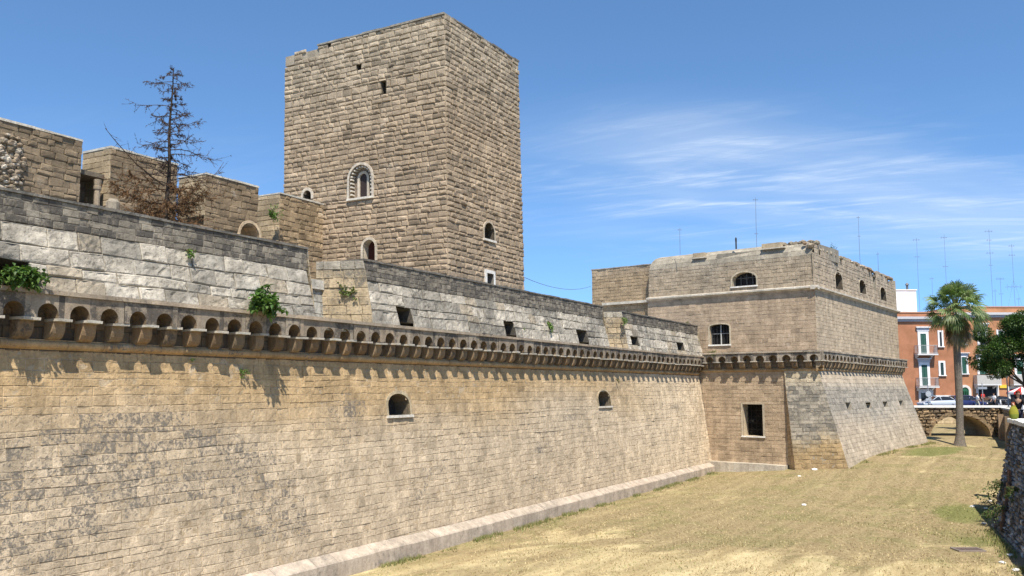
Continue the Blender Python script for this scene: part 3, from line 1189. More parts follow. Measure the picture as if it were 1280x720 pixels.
masonry(mb, pl, 0.203, (0.24, 0.56), tower_col(1.0, 0.0), holes=[hW1, hW2, hW3, hS1, hS2, hS3, hN], prot=(0.0, 0.03), boss=0.026, md=0.036, gap=0.018, cham=0.032, jit=0.016, erode=0.06, wob=0.012, chvar=0.06, mortar=(0.40, 0.34, 0.26), seed=11, skip=tower_skip)
masonry(mb, pr_, 0.203, (0.24, 0.56), tower_col(7.0, 0.1), holes=[hR1, hR2], prot=(0.0, 0.03), boss=0.026, md=0.036, gap=0.018, cham=0.032, jit=0.016, erode=0.06, wob=0.012, chvar=0.06, mortar=(0.36, 0.30, 0.225), seed=12)
mb.build('wall', M_TOWER, TWR)
mb = MB()
i1 = 0.09
mb.extrude([W(TL + 0.7, -10.0, 18.75), W(TL + 0.7, -2.8, 18.75), W(TR_B - i1 - 0.1, -2.8, 18.75), W(TR_B - i1 - 0.1, -10.0, 18.75)][::-1], Z, 10.8, (0.2, 0.17, 0.13))
# low parapet behind the front stones, with flat coping
for a, b in (((TL, -10.4), (TL + 0.4, -6.3)), ((TL, -6.05), (TL + 0.4, -2.15)), ((TL + 0.41, -2.55), (TR_T, -2.15))):
    o_ = W(a[0] + 0.03, a[1], 18.75)
    mb.box(o_, D * (b[0] - a[0] - 0.06), N * (b[1] - a[1] - 0.03), Z * (0.42 if a[1] < -9 else 0.51), (0.3, 0.26, 0.2, 0.3))
mb.build('core', M_TOWER, TWR)
mb = MB()
r = random.Random(77)
t = -8.55
while t < -2.15:
    L = min(r.uniform(0.5, 1.0), -2.12 - t)
    if not (-6.3 < t + L / 2 < -6.0):
        mb.box(W(TL - 0.05 + r.uniform(-0.02, 0.02), t, ZT), D * 0.5, N * (L - 0.012), Z * (0.075 + r.uniform(-0.015, 0.015)), jig((0.27, 0.25, 0.21), 0.15, r) + (0.4,))
    t += L
t = TL + 0.46
while t < TR_T:
    L = min(r.uniform(0.5, 1.0), TR_T + 0.03 - t)
    mb.box(W(t, -2.55, ZT - 0.02), D * (L - 0.012), N * (0.46 + r.uniform(-0.02, 0.02)), Z * (0.075 + r.uniform(-0.015, 0.015)), jig((0.22, 0.2, 0.17), 0.15, r) + (0.5,))
    t += L
mb.build('coping', M_DARK, TWR)
PALE = (0.50, 0.435, 0.345)
w1 = opening(TWR, pl, hW1, 0.22, (0.25, 0.2, 0.15, 0.3), (0.34, 0.27, 0.19), 0.1, PALE, (0.6, 0.55, 0.46), front=0.06, lining=M_TOWER, label='tall window with a white toothed arch around a smaller arched light')
# inner light with its own surround, and the row of small teeth
cu = (hW1.u0 + hW1.u1) / 2 - 0.02
hin = Hole(cu - 0.19, cu + 0.19, hW1.v0 + 0.06, hW1.v0 + 1.02, True)
mb = MB()
ol, oo = hin.outline(0, 8), hin.outline(0.1, 8, False)
for k in range(1, len(ol)):
    a, b, c, d = ol[k], ol[(k + 1) % len(ol)], oo[(k + 1) % len(ol)], oo[k]
    mb.extrude([pl.at(*a, -0.15), pl.at(*d, -0.15), pl.at(*c, -0.15), pl.at(*b, -0.15)][::-1], pl.n, 0.1, PALE)
mb.build('inner_arch', M_TRIM, w1)
mb = MB()
mb.poly([pl.at(u, v, -0.205) for u, v in ol], (0.035, 0.022, 0.018))
mb.build('pane', M_PLAIN, w1)
mb = MB()
oi, om = hW1.outline(-0.11, 22), hW1.outline(-0.02, 22)
for k in range(2, len(oi) - 1, 2):
    u, v = (oi[k][0] + om[k][0]) / 2, (oi[k][1] + om[k][1]) / 2
    mb.box(pl.at(u - 0.035, v - 0.03, -0.18), pl.at(u + 0.035, v - 0.03, -0.18) - pl.at(u - 0.035, v - 0.03, -0.18), pl.n * 0.2, Z * 0.055, (0.62, 0.57, 0.48))
for i in range(5):
    for uu in (hW1.u0 + 0.06, hW1.u1 - 0.06):
        v = hW1.v0 + 0.14 + i * 0.155
        mb.box(pl.at(uu - 0.035, v, -0.18), pl.at(uu + 0.035, v, -0.18) - pl.at(uu - 0.035, v, -0.18), pl.n * 0.2, Z * 0.06, (0.62, 0.57, 0.48))
mb.build('arch_teeth', M_TRIM, w1)
w2 = opening(TWR, pl, hW2, 0.3, (0.06, 0.02, 0.016, 0), (0.42, 0.36, 0.27), 0.1, (0.5, 0.43, 0.33), front=0.05, lining=M_TOWER, label='arched window with a dark red shutter')
opening(TWR, pl, hW3, 0.5, (0.03, 0.025, 0.02, 0), (0.1, 0.085, 0.065), 0.12, PALE, front=0.06, lining=M_TOWER)  # dark jambs here and on the next openings paint in their inner shade
for h, hp in ((hS1, pl), (hS2, pl), (hS3, pl)):
    opening(TWR, hp, h, 0.5 if h is not hS3 else 0.2, (0.03, 0.025, 0.02, 0), (0.1, 0.085, 0.065), 0, name='slit', front=0.03, lining=M_TOWER)
opening(TWR, pr_, hR1, 0.75, (0.015, 0.013, 0.012, 0), (0.1, 0.085, 0.065), 0.08, (0.42, 0.35, 0.26), (0.62, 0.58, 0.5), front=0.05, lining=M_TOWER)
opening(TWR, pr_, hR2, 0.5, (0.015, 0.013, 0.012, 0), (0.2, 0.18, 0.15), 0.13, (0.66, 0.62, 0.55), front=0.06, lining=M_TRIM)

# ------------------------------------------------------------------ inner castle wall with its broad merlons
IW = thing('inner_wall', W(-37, -8.4, 8.0), 'inner castle wall of patched brown stone with broad merlons, left of the tall tower', 'castle wall')
SI = -8.0


def iw_col(base, sd, st=0.2):
    def f(u, v, r):
        k = 1 + 0.6 * fbm(u * 0.5, v * 0.6, sd) + r.uniform(-0.2, 0.2)
        return (base[0] * k, base[1] * k, base[2] * k, min(0.85, st + 0.5 * r.random() * st + 0.5 * max(0, fbm(u * 0.4, v * 0.5, sd + 2))))
    return f


def iw_block(name, t0, t1, z0, z1, base, sd, holes=(), thick=1.4, ch=0.195, left=True, boss=0.012, topc=(0.5, 0.47, 0.4), st=0.2, label=None):
    mb = MB()
    p = Patch(W(t0, SI, z0), W(t1, SI, z0), W(t0, SI, z1), W(t1, SI, z1))
    masonry(mb, p, ch, (0.2, 0.5), iw_col(base, sd, st), holes=holes, prot=(-0.01, 0.02), boss=boss, md=0.04, cham=0.03, jit=0.02, wob=0.06, chvar=0.25, erode=0.32, seed=sd, mortar=(0.34, 0.28, 0.19))
    if left:
        q = Patch(W(t0, SI - thick, z0), W(t0, SI, z0), W(t0, SI - thick, z1), W(t0, SI, z1))
        masonry(mb, q, ch, (0.3, 0.62), iw_col((0.36, 0.285, 0.185), sd + 9, 0.15), prot=(0, 0.015), md=0.025, jit=0.01, seed=sd + 1, mortar=(0.4, 0.33, 0.23))
    q = Patch(W(t1, SI, z0), W(t1, SI - thick, z0), W(t1, SI, z1), W(t1, SI - thick, z1))
    masonry(mb, q, ch, (0.3, 0.62), iw_col((0.33, 0.26, 0.17), sd + 5, 0.15), prot=(0, 0.015), md=0.025, seed=sd + 2)
    if not holes:
        mb.extrude([W(t0 + 0.06, SI - 0.07, z1 - 0.02), W(t1 - 0.06, SI - 0.07, z1 - 0.02), W(t1 - 0.06, SI - thick, z1 - 0.02), W(t0 + 0.06, SI - thick, z1 - 0.02)], Z, z1 - z0, (0.2, 0.17, 0.12))
    # coping
    r = random.Random(sd)
    t = t0 - 0.02
    while t < t1:
        L = min(r.uniform(0.5, 0.9), t1 + 0.02 - t)
        mb.box(W(t, SI - thick, z1), D * (L - 0.01), N * (thick + 0.03 + r.uniform(-0.02, 0.02)), Z * (0.06 + r.uniform(-0.012, 0.012)), jig(topc, 0.12, r) + (0.2,))
        t += L
    o = mb.build(name, M_TOWER, IW)
    if label:
        o['label'] = label
    return o, p


BR = (0.235, 0.175, 0.11)
iw_block('merlon', -47, -36.1, 8.0, 12.42, (0.24, 0.182, 0.117), 101, left=False, st=0.28, label='longest stretch, weathered and crumbling')
# walkway level wall joining the merlons
lowp = Patch(W(-34.9, SI, 8.0), W(TL + 0.1, SI, 8.0), W(-34.9, SI, 10.62), W(TL + 0.1, SI, 10.62))
hArch = px_hole(lowp, 299, 302, 324, 281.5, True, 0.5)
iw_block('merlon', -35.13, -32.61, 10.62, 12.46, BR, 111, st=0.25)
iw_block('merlon', -31.39, -28.94, 10.95, 12.42, BR, 121, st=0.22)
iw_block('merlon', -27.83, TL + 0.05, 10.62, 12.42, (0.31, 0.228, 0.138), 131, st=0.12)
mb = MB()
lowp2 = Patch(W(-34.9, SI, 8.0), W(TL + 0.1, SI, 8.0), W(-34.9, SI, 10.62), W(TL + 0.1, SI, 10.62))
lowp3 = Patch(W(-31.39, SI, 10.62), W(-28.94, SI, 10.62), W(-31.39, SI, 10.95), W(-28.94, SI, 10.95))
hl = Hole(hArch.u0, hArch.u1, 1.2, hArch.v1, True, 0.5)
masonry(mb, lowp2, 0.2, (0.22, 0.5), iw_col(BR, 141, 0.3), holes=[hl], prot=(-0.01, 0.02), boss=0.012, md=0.04, cham=0.03, jit=0.02, wob=0.05, erode=0.3, seed=141, mortar=(0.34, 0.28, 0.19))
hl3 = Hole(hl.u0 - 3.51, hl.u1 - 3.51, hl.v0 - 2.62, hl.v1 - 2.62, True, 0.5)
masonry(mb, lowp3, 0.165, (0.3, 0.62), iw_col(BR, 142, 0.22), holes=[hl3], prot=(0, 0.02), boss=0.01, md=0.03, seed=142)
mb.extrude([W(-34.85, SI - 0.7, 10.6), W(TL, SI - 0.7, 10.6), W(TL, SI - 1.4, 10.6), W(-34.85, SI - 1.4, 10.6)], Z, 2.6, (0.2, 0.17, 0.12))
mb.build('wall', M_TOWER, IW)
opening(IW, lowp2, hl, 0.6, (0.3, 0.22, 0.13, 0.1), (0.46, 0.35, 0.22), 0.1, (0.5, 0.39, 0.26), name='archway', front=0.03, lining=M_TOWER, ringmat=M_TOWER)
# dark niche with a worn half column between the first two merlons
mb = MB()
mb.box(W(-36.15, SI - 1.4, 8.0), D * 1.3, N * 0.2, Z * 3.55, (0.22, 0.19, 0.15, 0.5))
mb.box(W(-35.15, SI - 1.2, 8.0), D * 0.3, N * 1.2, Z * 2.6, (0.34, 0.28, 0.2, 0.4))
mb.box(W(-36.15, SI - 1.2, 11.5), D * 1.3, N * 0.95, Z * 0.14, (0.2, 0.165, 0.12, 0.6))
mb.build('niche', M_TOWER, IW)
mb = MB()
mb.lathe(W(-35.42, SI - 0.15, 8.0), [(0.10, 0), (0.09, 3.05), (0.12, 3.1), (0.12, 3.18), (0.10, 3.2), (0.12, 3.4)], (0.30, 0.24, 0.17, 0.3), 10)
mb.lathe(W(-34.98, SI + 0.02, 8.0), [(0.2, 0), (0.2, 2.75), (0.14, 2.85)], (0.3, 0.26, 0.2, 0.4), 10)
mb.build('half_column', M_TOWER, IW)


def rock(mb, c, rad, col, r, squash=0.75):
    """irregular angular stone"""
    bm = bmesh.new()
    bmesh.ops.create_icosphere(bm, subdivisions=1, radius=1.0)
    A = Matrix.Rotation(r.uniform(0, 6.28), 3, Vector((r.uniform(-1, 1), r.uniform(-1, 1), 1)).normalized())
    k = [len(mb.v)]
    for v in bm.verts:
        p = A @ Vector((v.co.x * r.uniform(0.75, 1.2), v.co.y * r.uniform(0.75, 1.2), v.co.z * r.uniform(0.75, 1.15)))
        p.z *= squash
        mb.vert(Vector(c) + p * rad)
    for f in bm.faces:
        mb.face([k[0] + v.index for v in f.verts], col)
    bm.free()


mb = MB()
r = random.Random(31)
for i in range(150):
    x, y = r.uniform(-6, 30), r.uniform(168, 246)
    if (abs(x - 12) / 20) ** 2 + (abs(y - 205) / 38) ** 2 > 1:
        continue
    P = on_plane(x, y, W(0, SI + 0.02, 0), N)
    rock(mb, P, r.uniform(0.05, 0.13), jig(r.choice([(0.36, 0.31, 0.24), (0.28, 0.22, 0.155), (0.47, 0.42, 0.34), (0.2, 0.16, 0.11)]), 0.15, r) + (0.1,), r)
mb.build('exposed_rubble', M_RUBBLE, IW)

# ------------------------------------------------------------------ corner bastion
UL = Vector((0.77092701, -0.6369235, 0))
NL = Vector((-0.6369235, -0.77092701, 0))
DR = Vector((0.58570349, 0.8105254, 0)).normalized()
NR = Vector((DR.y, -DR.x, 0))
KC = Vector((17.2, 48.95, 0))
_det = NL.x * NR.y - NL.y * NR.x
_q = Vector(((-0.36 * NR.y + 0.36 * NL.y) / _det, (-0.36 * NL.x + 0.36 * NR.x) / _det, 0))
KW = KC + _q


def BL(l, off, z):
    return KW + UL * l + NL * off + Z * z


def BRt(l, off, z):
    return KW + DR * l + NR * off + Z * z


BAS = thing('bastion', BL(-1, -8, 0.5), 'massive two-storey corner bastion with sloping grey base, arched cornice and crumbling rounded top', 'bastion')
LEN_R = 20.2
ZC = 7.1
b_c = (0.41, 0.31, 0.205)


def bast_col(base, sd, st=0.1, grey=None):
    def f(u, v, r):
        k = 1 + 0.2 * fbm(u * 0.3, v * 0.4, sd) + r.uniform(-0.1, 0.1)
        if r.random() < 0.05:
            k *= 0.8
        s_ = st + 0.55 * max(0, fbm(u * 0.25, v * 0.3, sd + 2)) * r.random()
        c = [x * k for x in base]
        if grey:
            g = grey(u, v)
            s_ += g * (0.3 + 0.15 * r.random())
            c = [c[i] * (1 - 0.6 * g) + (0.355, 0.32, 0.262)[i] * k * 0.6 * g for i in range(3)]
        return (c[0], c[1], c[2], max(0, min(0.8, s_)))
    return f


MORT_B = (0.40, 0.32, 0.22)
# lower left wall with the big window
p = Patch(BL(-8.2, 0, 0), BL(-1.9, 0, 0), BL(-8.2, 0, 6.0), BL(-1.9, 0, 6.0))
hLW = px_hole(p, 929.5, 544.5, 953, 505.5)
mb = MB()
masonry(mb, p, 0.23, (0.3, 0.6), bast_col(b_c, 201, 0.12), holes=[hLW], prot=(-0.003, 0.01), md=0.013, gap=0.009, cham=0.008, jit=0.008, erode=0.1, seed=201, mortar=MORT_B, grid=0.16, rough=0.01, wob=0.03)
mb.build('lower_wall', M_BAST, BAS)
wnd = opening(BAS, p, hLW, 0.7, (0.012, 0.011, 0.01, 0), (0.42, 0.34, 0.23), 0.12, (0.46, 0.38, 0.27), (0.72, 0.69, 0.62), front=0.02, label='tall dark barred opening')
mb = MB()
for i in range(3):
    u = hLW.u0 + (hLW.u1 - hLW.u0) * (i + 1) / 4
    mb.tube([p.at(u, hLW.v0, -0.5), p.at(u, hLW.v1, -0.5)], 0.014, (0.008, 0.008, 0.008), 5)
for i in range(4):
    v = hLW.v0 + (hLW.v1 - hLW.v0) * (i + 1) / 5
    mb.tube([p.at(hLW.u0, v, -0.5), p.at(hLW.u1, v, -0.5)], 0.012, (0.008, 0.008, 0.008), 5)
mb.build('grille', M_METAL, wnd)
# battered spur at the salient angle
Bk = on_plane(1062, 584, BL(0, 0.62, 0), NL)
Ba = on_plane(994, 585, BL(0, 0.62, 0), NL)
Bk.z -= 0.25
Ba.z -= 0.25
Ck = BRt(LEN_R, 1.75, 0.7)
sp_t0, sp_t1 = BL(-1.95, 0.06, 6.0), BL(0.05, 0.06, 6.0)
sp_t1 = KW + (sp_t1 - KW) + NR * 0.0 + Z * 0
front = Patch(Ba, Bk, sp_t0, sp_t1)


def spur_grey(u, v):
    q = v / front.H
    return sst(0.95, 0.8, q) * sst(0.18, 0.4, q + 0.25 * fbm(u * 0.6, v * 0.5, 3.3) - 0.12 * (u / front.L))


def spur_col(u, v, r):
    g = spur_grey(u, v)
    low = sst(0.4, 0.15, v / front.H + 0.2 * fbm(u * 0.6, v * 0.5, 3.3) - 0.1 * (u / front.L))
    k = 1 + r.uniform(-0.14, 0.14)
    c = [(0.48, 0.40, 0.27)[i] * (1 - low) + (0.40, 0.29, 0.155)[i] * low for i in range(3)]
    c = [c[i] * (1 - 0.75 * g) + (0.345, 0.315, 0.262)[i] * 0.75 * g for i in range(3)]
    return (c[0] * k, c[1] * k, c[2] * k, min(0.8, 0.1 + g * (0.2 + 0.5 * r.random()) + 0.25 * low * r.random()))


mb = MB()
masonry(mb, front, 0.22, (0.28, 0.55), spur_col, prot=(-0.005, 0.014), md=0.014, gap=0.009, cham=0.009, jit=0.01, erode=0.12, seed=207, mortar=(0.40, 0.34, 0.25), grid=0.14, rough=0.014, wob=0.04)
side = Patch(BL(-1.95, -0.05, 0.2), Ba, BL(-1.95, -0.05, 5.98), sp_t0)
masonry(mb, side, 0.23, (0.25, 0.4), bast_col((0.38, 0.29, 0.19), 209, 0.15), seed=209, md=0.02, mortar=(0.35, 0.27, 0.18))
right = Patch(Bk, Ck, sp_t1, BRt(LEN_R, 0.05, 6.0))
hL = [px_hole(right, x0, 514, x1, 503) for x0, x1 in ((1060.0, 1063.0),)]
hL += [px_hole(right, 1085.0, 512.5, 1088.4, 504.5), px_hole(right, 1106.0, 510, 1109.0, 502.5), px_hole(right, 1125.5, 507, 1128.5, 500.5)]


def rb_grey(u, v):
    q = v / right.H
    return sst(0.93, 0.78, q) * (0.25 + 1.0 * sst(0.3, 0.65, q + 0.35 * fbm(u * 0.2, v * 0.2, 6.6)))


masonry(mb, right, 0.23, (0.3, 0.6), bast_col((0.43, 0.355, 0.26), 211, 0.05, rb_grey), holes=hL, prot=(-0.003, 0.01), md=0.01, gap=0.008, cham=0.008, jit=0.008, erode=0.06, seed=211, mortar=(0.42, 0.36, 0.27), grid=0.2, rough=0.01, wob=0.03)
# far end and core
mb.poly([Ck, BRt(LEN_R, -6, 0.7), BRt(LEN_R, -6, 6.0), BRt(LEN_R, 0.05, 6.0)], (0.4, 0.35, 0.27, 0.2))
mb.build('sloping_base', M_BAST, BAS)
for h in hL:
    opening(BAS, right, h, 0.6, (0.02, 0.02, 0.018, 0), (0.36, 0.32, 0.25), 0, name='loophole', front=0.0)
mb = MB()
cpoly = [BL(-0.85, -0.85, 0), BRt(LEN_R - 0.1, -0.85, 0), BRt(LEN_R - 0.1, -9, 0), BL(-10.2, -7, 0), BL(-10.2, -0.85, 0)]
solid_core(mb, cpoly, 0, 5.9, (0.2, 0.17, 0.12))
cp2 = [BL(-0.75, -0.75, 0), BRt(LEN_R - 0.7, -0.75, 0), BRt(LEN_R - 0.7, -9, 0), BL(-9.9, -7, 0), BL(-9.9, -0.75, 0)]
solid_core(mb, cp2, 5.88, 13.0, (0.2, 0.17, 0.12))
mb.build('core', M_BAST, BAS)
# step along the foot of the left wall
mb = MB()
r = random.Random(15)
l = -7.3
while l < -1.95:
    L = min(r.uniform(0.8, 1.5), -1.9 - l)
    mb.box(BL(l, -0.05, -0.3), UL * (L - 0.01), NL * (0.62 + r.uniform(-0.02, 0.02)), Z * (0.3 + 0.66 + r.uniform(-0.015, 0.015)), jig((0.46, 0.41, 0.33), 0.08, r) + (0.25,))
    l += L
mb.build('step', M_BAST, BAS)
# band of wall behind the arches, both sides
mb = MB()
for p, sd in ((Patch(BL(-8.2, 0, 5.98), BL(0.0, 0, 5.98), BL(-8.2, 0, ZC), BL(0, 0, ZC)), 221), (Patch(BRt(0, 0, 5.98), BRt(LEN_R, 0, 5.98), BRt(0, 0, ZC), BRt(LEN_R, 0, ZC)), 222)):
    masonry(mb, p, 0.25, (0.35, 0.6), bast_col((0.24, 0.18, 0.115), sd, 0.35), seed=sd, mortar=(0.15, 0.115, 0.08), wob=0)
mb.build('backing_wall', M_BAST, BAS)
cornice(BAS, BL(-7.6, 0, 0), UL, NL, 7.6 + 0.36, 0.76, ZC, (0.36, 0.30, 0.225), 31)
cornice(BAS, BRt(-0.36, 0, 0), DR, NR, LEN_R + 0.5, 0.76, ZC, (0.36, 0.30, 0.225), 33)
# upper storey
mb = MB()
pU = Patch(BL(-10.9, 0, ZC - 0.2), BL(0, 0, ZC - 0.2), BL(-10.9, 0, 10.62), BL(0, 0, 10.62))
hUW = px_hole(pU, 887.5, 431, 911.5, 404.5, True, 0.16)
masonry(mb, pU, 0.215, (0.28, 0.56), bast_col((0.41, 0.312, 0.215), 231, 0.1), holes=[hUW], prot=(-0.003, 0.008), md=0.011, gap=0.008, cham=0.008, jit=0.007, erode=0.08, seed=231, mortar=MORT_B, grid=0.18, rough=0.008, wob=0.02)
pV = Patch(BRt(0, 0, ZC - 0.2), BRt(LEN_R - 0.2, 0, ZC - 0.2), BRt(0, 0, 10.62), BRt(LEN_R - 0.3, 0, 10.62))
masonry(mb, pV, 0.215, (0.28, 0.56), bast_col((0.435, 0.35, 0.245), 232, 0.1), prot=(-0.003, 0.008), md=0.011, gap=0.008, cham=0.008, jit=0.007, erode=0.07, seed=232, mortar=MORT_B, grid=0.2, rough=0.008, wob=0.02)
mb.poly([BRt(LEN_R - 0.2, 0, 6.9), BRt(LEN_R - 0.2, -8, 6.9), BRt(LEN_R - 0.3, -8, 13.0), BRt(LEN_R - 0.3, 0, 13.0)], (0.42, 0.36, 0.27, 0.2))
mb.build('upper_wall', M_BAST, BAS)
w = opening(BAS, pU, hUW, 0.28, (0.015, 0.015, 0.016, 0), (0.44, 0.36, 0.25), 0.09, (0.5, 0.42, 0.3), (0.78, 0.76, 0.7), front=0.012, label='barred window with a pale mullion')
mb = MB()
cu, hw_ = (hUW.u0 + hUW.u1) / 2, (hUW.u1 - hUW.u0) / 2
vm = hUW.v0 + (hUW.v1 - hUW.v0) * 0.52
zz = Z
mb.box(pU.at(cu - 0.03, hUW.v0, -0.25), UL * 0.06, NL * 0.06, Z * (hUW.v1 - hUW.v0 - 0.05), (0.5, 0.5, 0.48))
mb.box(pU.at(hUW.u0 + 0.01, vm, -0.25), UL * (2 * hw_ - 0.02), NL * 0.05, Z * 0.05, (0.28, 0.28, 0.27))
for uu in (hUW.u0 + 0.01, hUW.u1 - 0.06):
    mb.box(pU.at(uu, hUW.v0, -0.25), UL * 0.05, NL * 0.05, Z * (hUW.v1 - hUW.v0 - 0.12), (0.1, 0.1, 0.1))
for i in range(5):
    u = hUW.u0 + 2 * hw_ * (i + 1) / 6
    mb.tube([pU.at(u, hUW.v0, -0.12), pU.at(u, hUW.v1 - 0.04, -0.12)], 0.012, (0.04, 0.04, 0.04), 5)
mb.build('casement', M_PLAIN, w)
# string course with a pale top
mb = MB()
r = random.Random(44)
for (P0, dd, nn, L0) in ((BL(-10.9, 0, 10.55), UL, NL, 10.9 + 0.2), (BRt(-0.2, 0, 10.55), DR, NR, LEN_R + 0.15)):
    t = 0
    while t < L0 - 0.01:
        L = min(r.uniform(0.9, 1.6), L0 - t)
        c = jig((0.50, 0.45, 0.37), 0.06, r) + (0.12,)
        o = P0 + dd * t
        prof = [(-0.2, 0.0), (0.02, 0.0), (0.1, 0.05), (0.2, 0.09), (0.2, 0.18), (0.0, 0.24), (-0.2, 0.24)]
        A = [mb.vert(o + nn * s + Z * z) for s, z in prof]
        B = [mb.vert(o + dd * (L - 0.006) + nn * s + Z * z) for s, z in prof]
        for q in range(len(prof)):
            q2 = (q + 1) % len(prof)
            mb.face((A[q], B[q], B[q2], A[q2]), c)
        mb.face(A[::-1], c)
        mb.face(B, c)
        t += L
mb.build('string_course', M_BAST, BAS)
# top storey: vertical, then rounded back
mb = MB()


def top_grey(u, v):
    return 0.25 + 0.8 * max(0, fbm(u * 0.35, v * 0.12, 9.1)) + 0.3 * sst(1.0, 1.7, v)


pT = Patch(BL(-10.85, -0.03, 10.76), BL(-0.03, -0.03, 10.76), BL(-10.8, -0.06, 12.55), BL(-0.06, -0.06, 12.55))
hTW = px_hole(pT, 915.5, 358.5, 945, 339, True, 0.42)
masonry(mb, pT, 0.22, (0.28, 0.55), bast_col((0.375, 0.295, 0.20), 241, 0.12, top_grey), holes=[hTW], prot=(-0.003, 0.012), md=0.02, gap=0.011, cham=0.012, jit=0.01, erode=0.12, seed=241, mortar=(0.42, 0.36, 0.27), grid=0.16, rough=0.014, wob=0.03)
pT2 = Patch(BRt(0, -0.03, 10.76), BRt(LEN_R - 0.35, -0.03, 10.76), BRt(0, -0.1, 13.25), BRt(LEN_R - 0.5, -0.1, 13.2))
hA_ = [px_hole(pT2, 1044.8, 360, 1052.0, 342, True, 0.4), px_hole(pT2, 1075, 367.5, 1081.3, 351.5, True, 0.4), px_hole(pT2, 1101, 374, 1106.5, 360.5, True, 0.4), px_hole(pT2, 1092.3, 362, 1094.3, 347)]


def crumble(u, v):
    e = pT2.H - v
    return e < 0.55 and fbm(u * 0.9, 1.0, 5.0) * 1.7 + 0.5 * fbm(u * 3.1, v * 2.0, 2.0) > (e - 0.12) * 1.0


masonry(mb, pT2, 0.22, (0.26, 0.5), bast_col((0.38, 0.30, 0.208), 242, 0.12, top_grey), holes=hA_, prot=(-0.004, 0.014), md=0.02, gap=0.011, cham=0.012, jit=0.012, erode=0.15, seed=242, mortar=(0.42, 0.36, 0.27), grid=0.18, rough=0.016, wob=0.03, skip=crumble)
# curved head of the parapet on the left face
prev = (-0.06, 12.55)
for k, (s_, z_) in enumerate([(-0.12, 12.85), (-0.27, 13.12), (-0.5, 13.32), (-0.85, 13.45), (-1.6, 13.5)]):
    l0a, l0b = -10.8 - prev[0] * 0 + (-prev[0]) * 0.5, -10.8 + (-s_) * 0.5
    pc = Patch(BL(l0a, prev[0], prev[1]), BL(-0.1 + prev[0] * 0.25, prev[0], prev[1]), BL(l0b, s_, z_), BL(-0.1 + s_ * 0.25, s_, z_))
    masonry(mb, pc, 0.3, (0.3, 0.6), bast_col((0.32, 0.28, 0.21), 250 + k, 0.2, lambda u, v: 0.45), prot=(-0.002, 0.01), md=0.014, gap=0.008, cham=0.008, jit=0.008, seed=250 + k, mortar=(0.38, 0.34, 0.27), wob=0.0,
            skip=lambda u, v, k=k: k >= 2 and (4.1 < u < 5.3 and k < 4 and False))
    prev = (s_, z_)
mb.build('parapet_wall', M_BAST, BAS)
for h, pp in [(hTW, pT)]:
    w = opening(BAS, pp, h, 0.45, (0.02, 0.021, 0.023, 0), (0.4, 0.34, 0.25), 0.1, (0.46, 0.39, 0.28), (0.74, 0.71, 0.65), front=0.014, label='wide low-arched window')
    mb = MB()
    for i in range(3):
        u = h.u0 + (h.u1 - h.u0) * (i + 1) / 4
        mb.box(pp.at(u - 0.02, h.v0, -0.42), UL * 0.04, NL * 0.04, Z * ((h.v1 - h.v0) * (0.9 if i == 1 else 0.78)), (0.1, 0.1, 0.1))
    mb.box(pp.at(h.u0, h.v0 + 0.5, -0.42), UL * (h.u1 - h.u0), NL * 0.035, Z * 0.04, (0.1, 0.1, 0.1))
    mb.build('casement', M_PLAIN, w)
for h in hA_[:3]:
    opening(BAS, pT2, h, 0.7, (0.02, 0.02, 0.018, 0), (0.10, 0.085, 0.065), 0.06, (0.42, 0.36, 0.27), front=0.014)  # shade inside these small arches is put into the dark jamb colour
opening(BAS, pT2, hA_[3], 0.3, (0.03, 0.03, 0.026, 0), (0.3, 0.26, 0.2), 0, name='slit', front=0.0)
# masonry lumps of the broken crown, cut sills and putlog stones
mb = MB()
r = random.Random(61)
for i in range(170):
    l = r.uniform(0.1, LEN_R - 0.7)
    c = jig(r.choice([(0.27, 0.225, 0.165), (0.33, 0.28, 0.21), (0.22, 0.155, 0.10)]), 0.15, r) + (0.4 * r.random(),)
    off = -r.uniform(0.05, 0.9)
    zz_ = 13.0 + 0.3 * min(1, -off * 1.5) + 0.12 * fbm(l * 0.7, 2.0, 3.0)
    rock(mb, BRt(l, off, zz_), r.uniform(0.1, 0.24), c, r, 0.8)
for i in range(60):
    l = r.uniform(-3.2, -0.1)
    rock(mb, BL(l, -r.uniform(0.5, 1.3), 13.28 + 0.14 * r.random()), r.uniform(0.12, 0.24), jig((0.25, 0.215, 0.16), 0.15, r) + (0.4,), r)
mb.build('broken_crown', M_RUBBLE, BAS)
for x0, x1, y in ((866, 883, 323), (952, 981, 311)):
    mb = MB()
    a = on_plane(x0, y, BL(0, -0.1, 0), NL)
    b = on_plane(x1, y, BL(0, -0.1, 0), NL)
    L = (b - a).length
    a.z = (a.z + b.z) / 2
    mb.box(a - NL * 0.4, UL * L, NL * 0.5, Z * 0.06, (0.5, 0.45, 0.37, 0.1))
    mb.box(a + Z * 0.06 - NL * 0.9, UL * (L * 0.85), NL * 0.88, Z * 0.3, (0.38, 0.31, 0.21, 0.2))
    mb.build('cut_sill', M_TRIM, BAS)
mb = MB()
for l0, l1, s0, s1, zt in ((-10.6, -2.0, -5, -0.9, 13.4), (-2.0, -0.3, -5, -0.75, 13.4)):
    mb.extrude([BL(l0, s1, zt), BL(l0, s0, zt), BL(l1, s0, zt), BL(l1, s1, zt)], Z, 0.8, (0.25, 0.225, 0.18, 0.4))
mb.extrude([BRt(0.5, -0.6, 13.15), BRt(LEN_R - 0.7, -0.6, 13.1), BRt(LEN_R - 0.7, -6, 13.1), BRt(0.5, -6, 13.15)], Z, 0.6, (0.25, 0.225, 0.18, 0.4))
mb.build('roof', M_DARK, BAS)

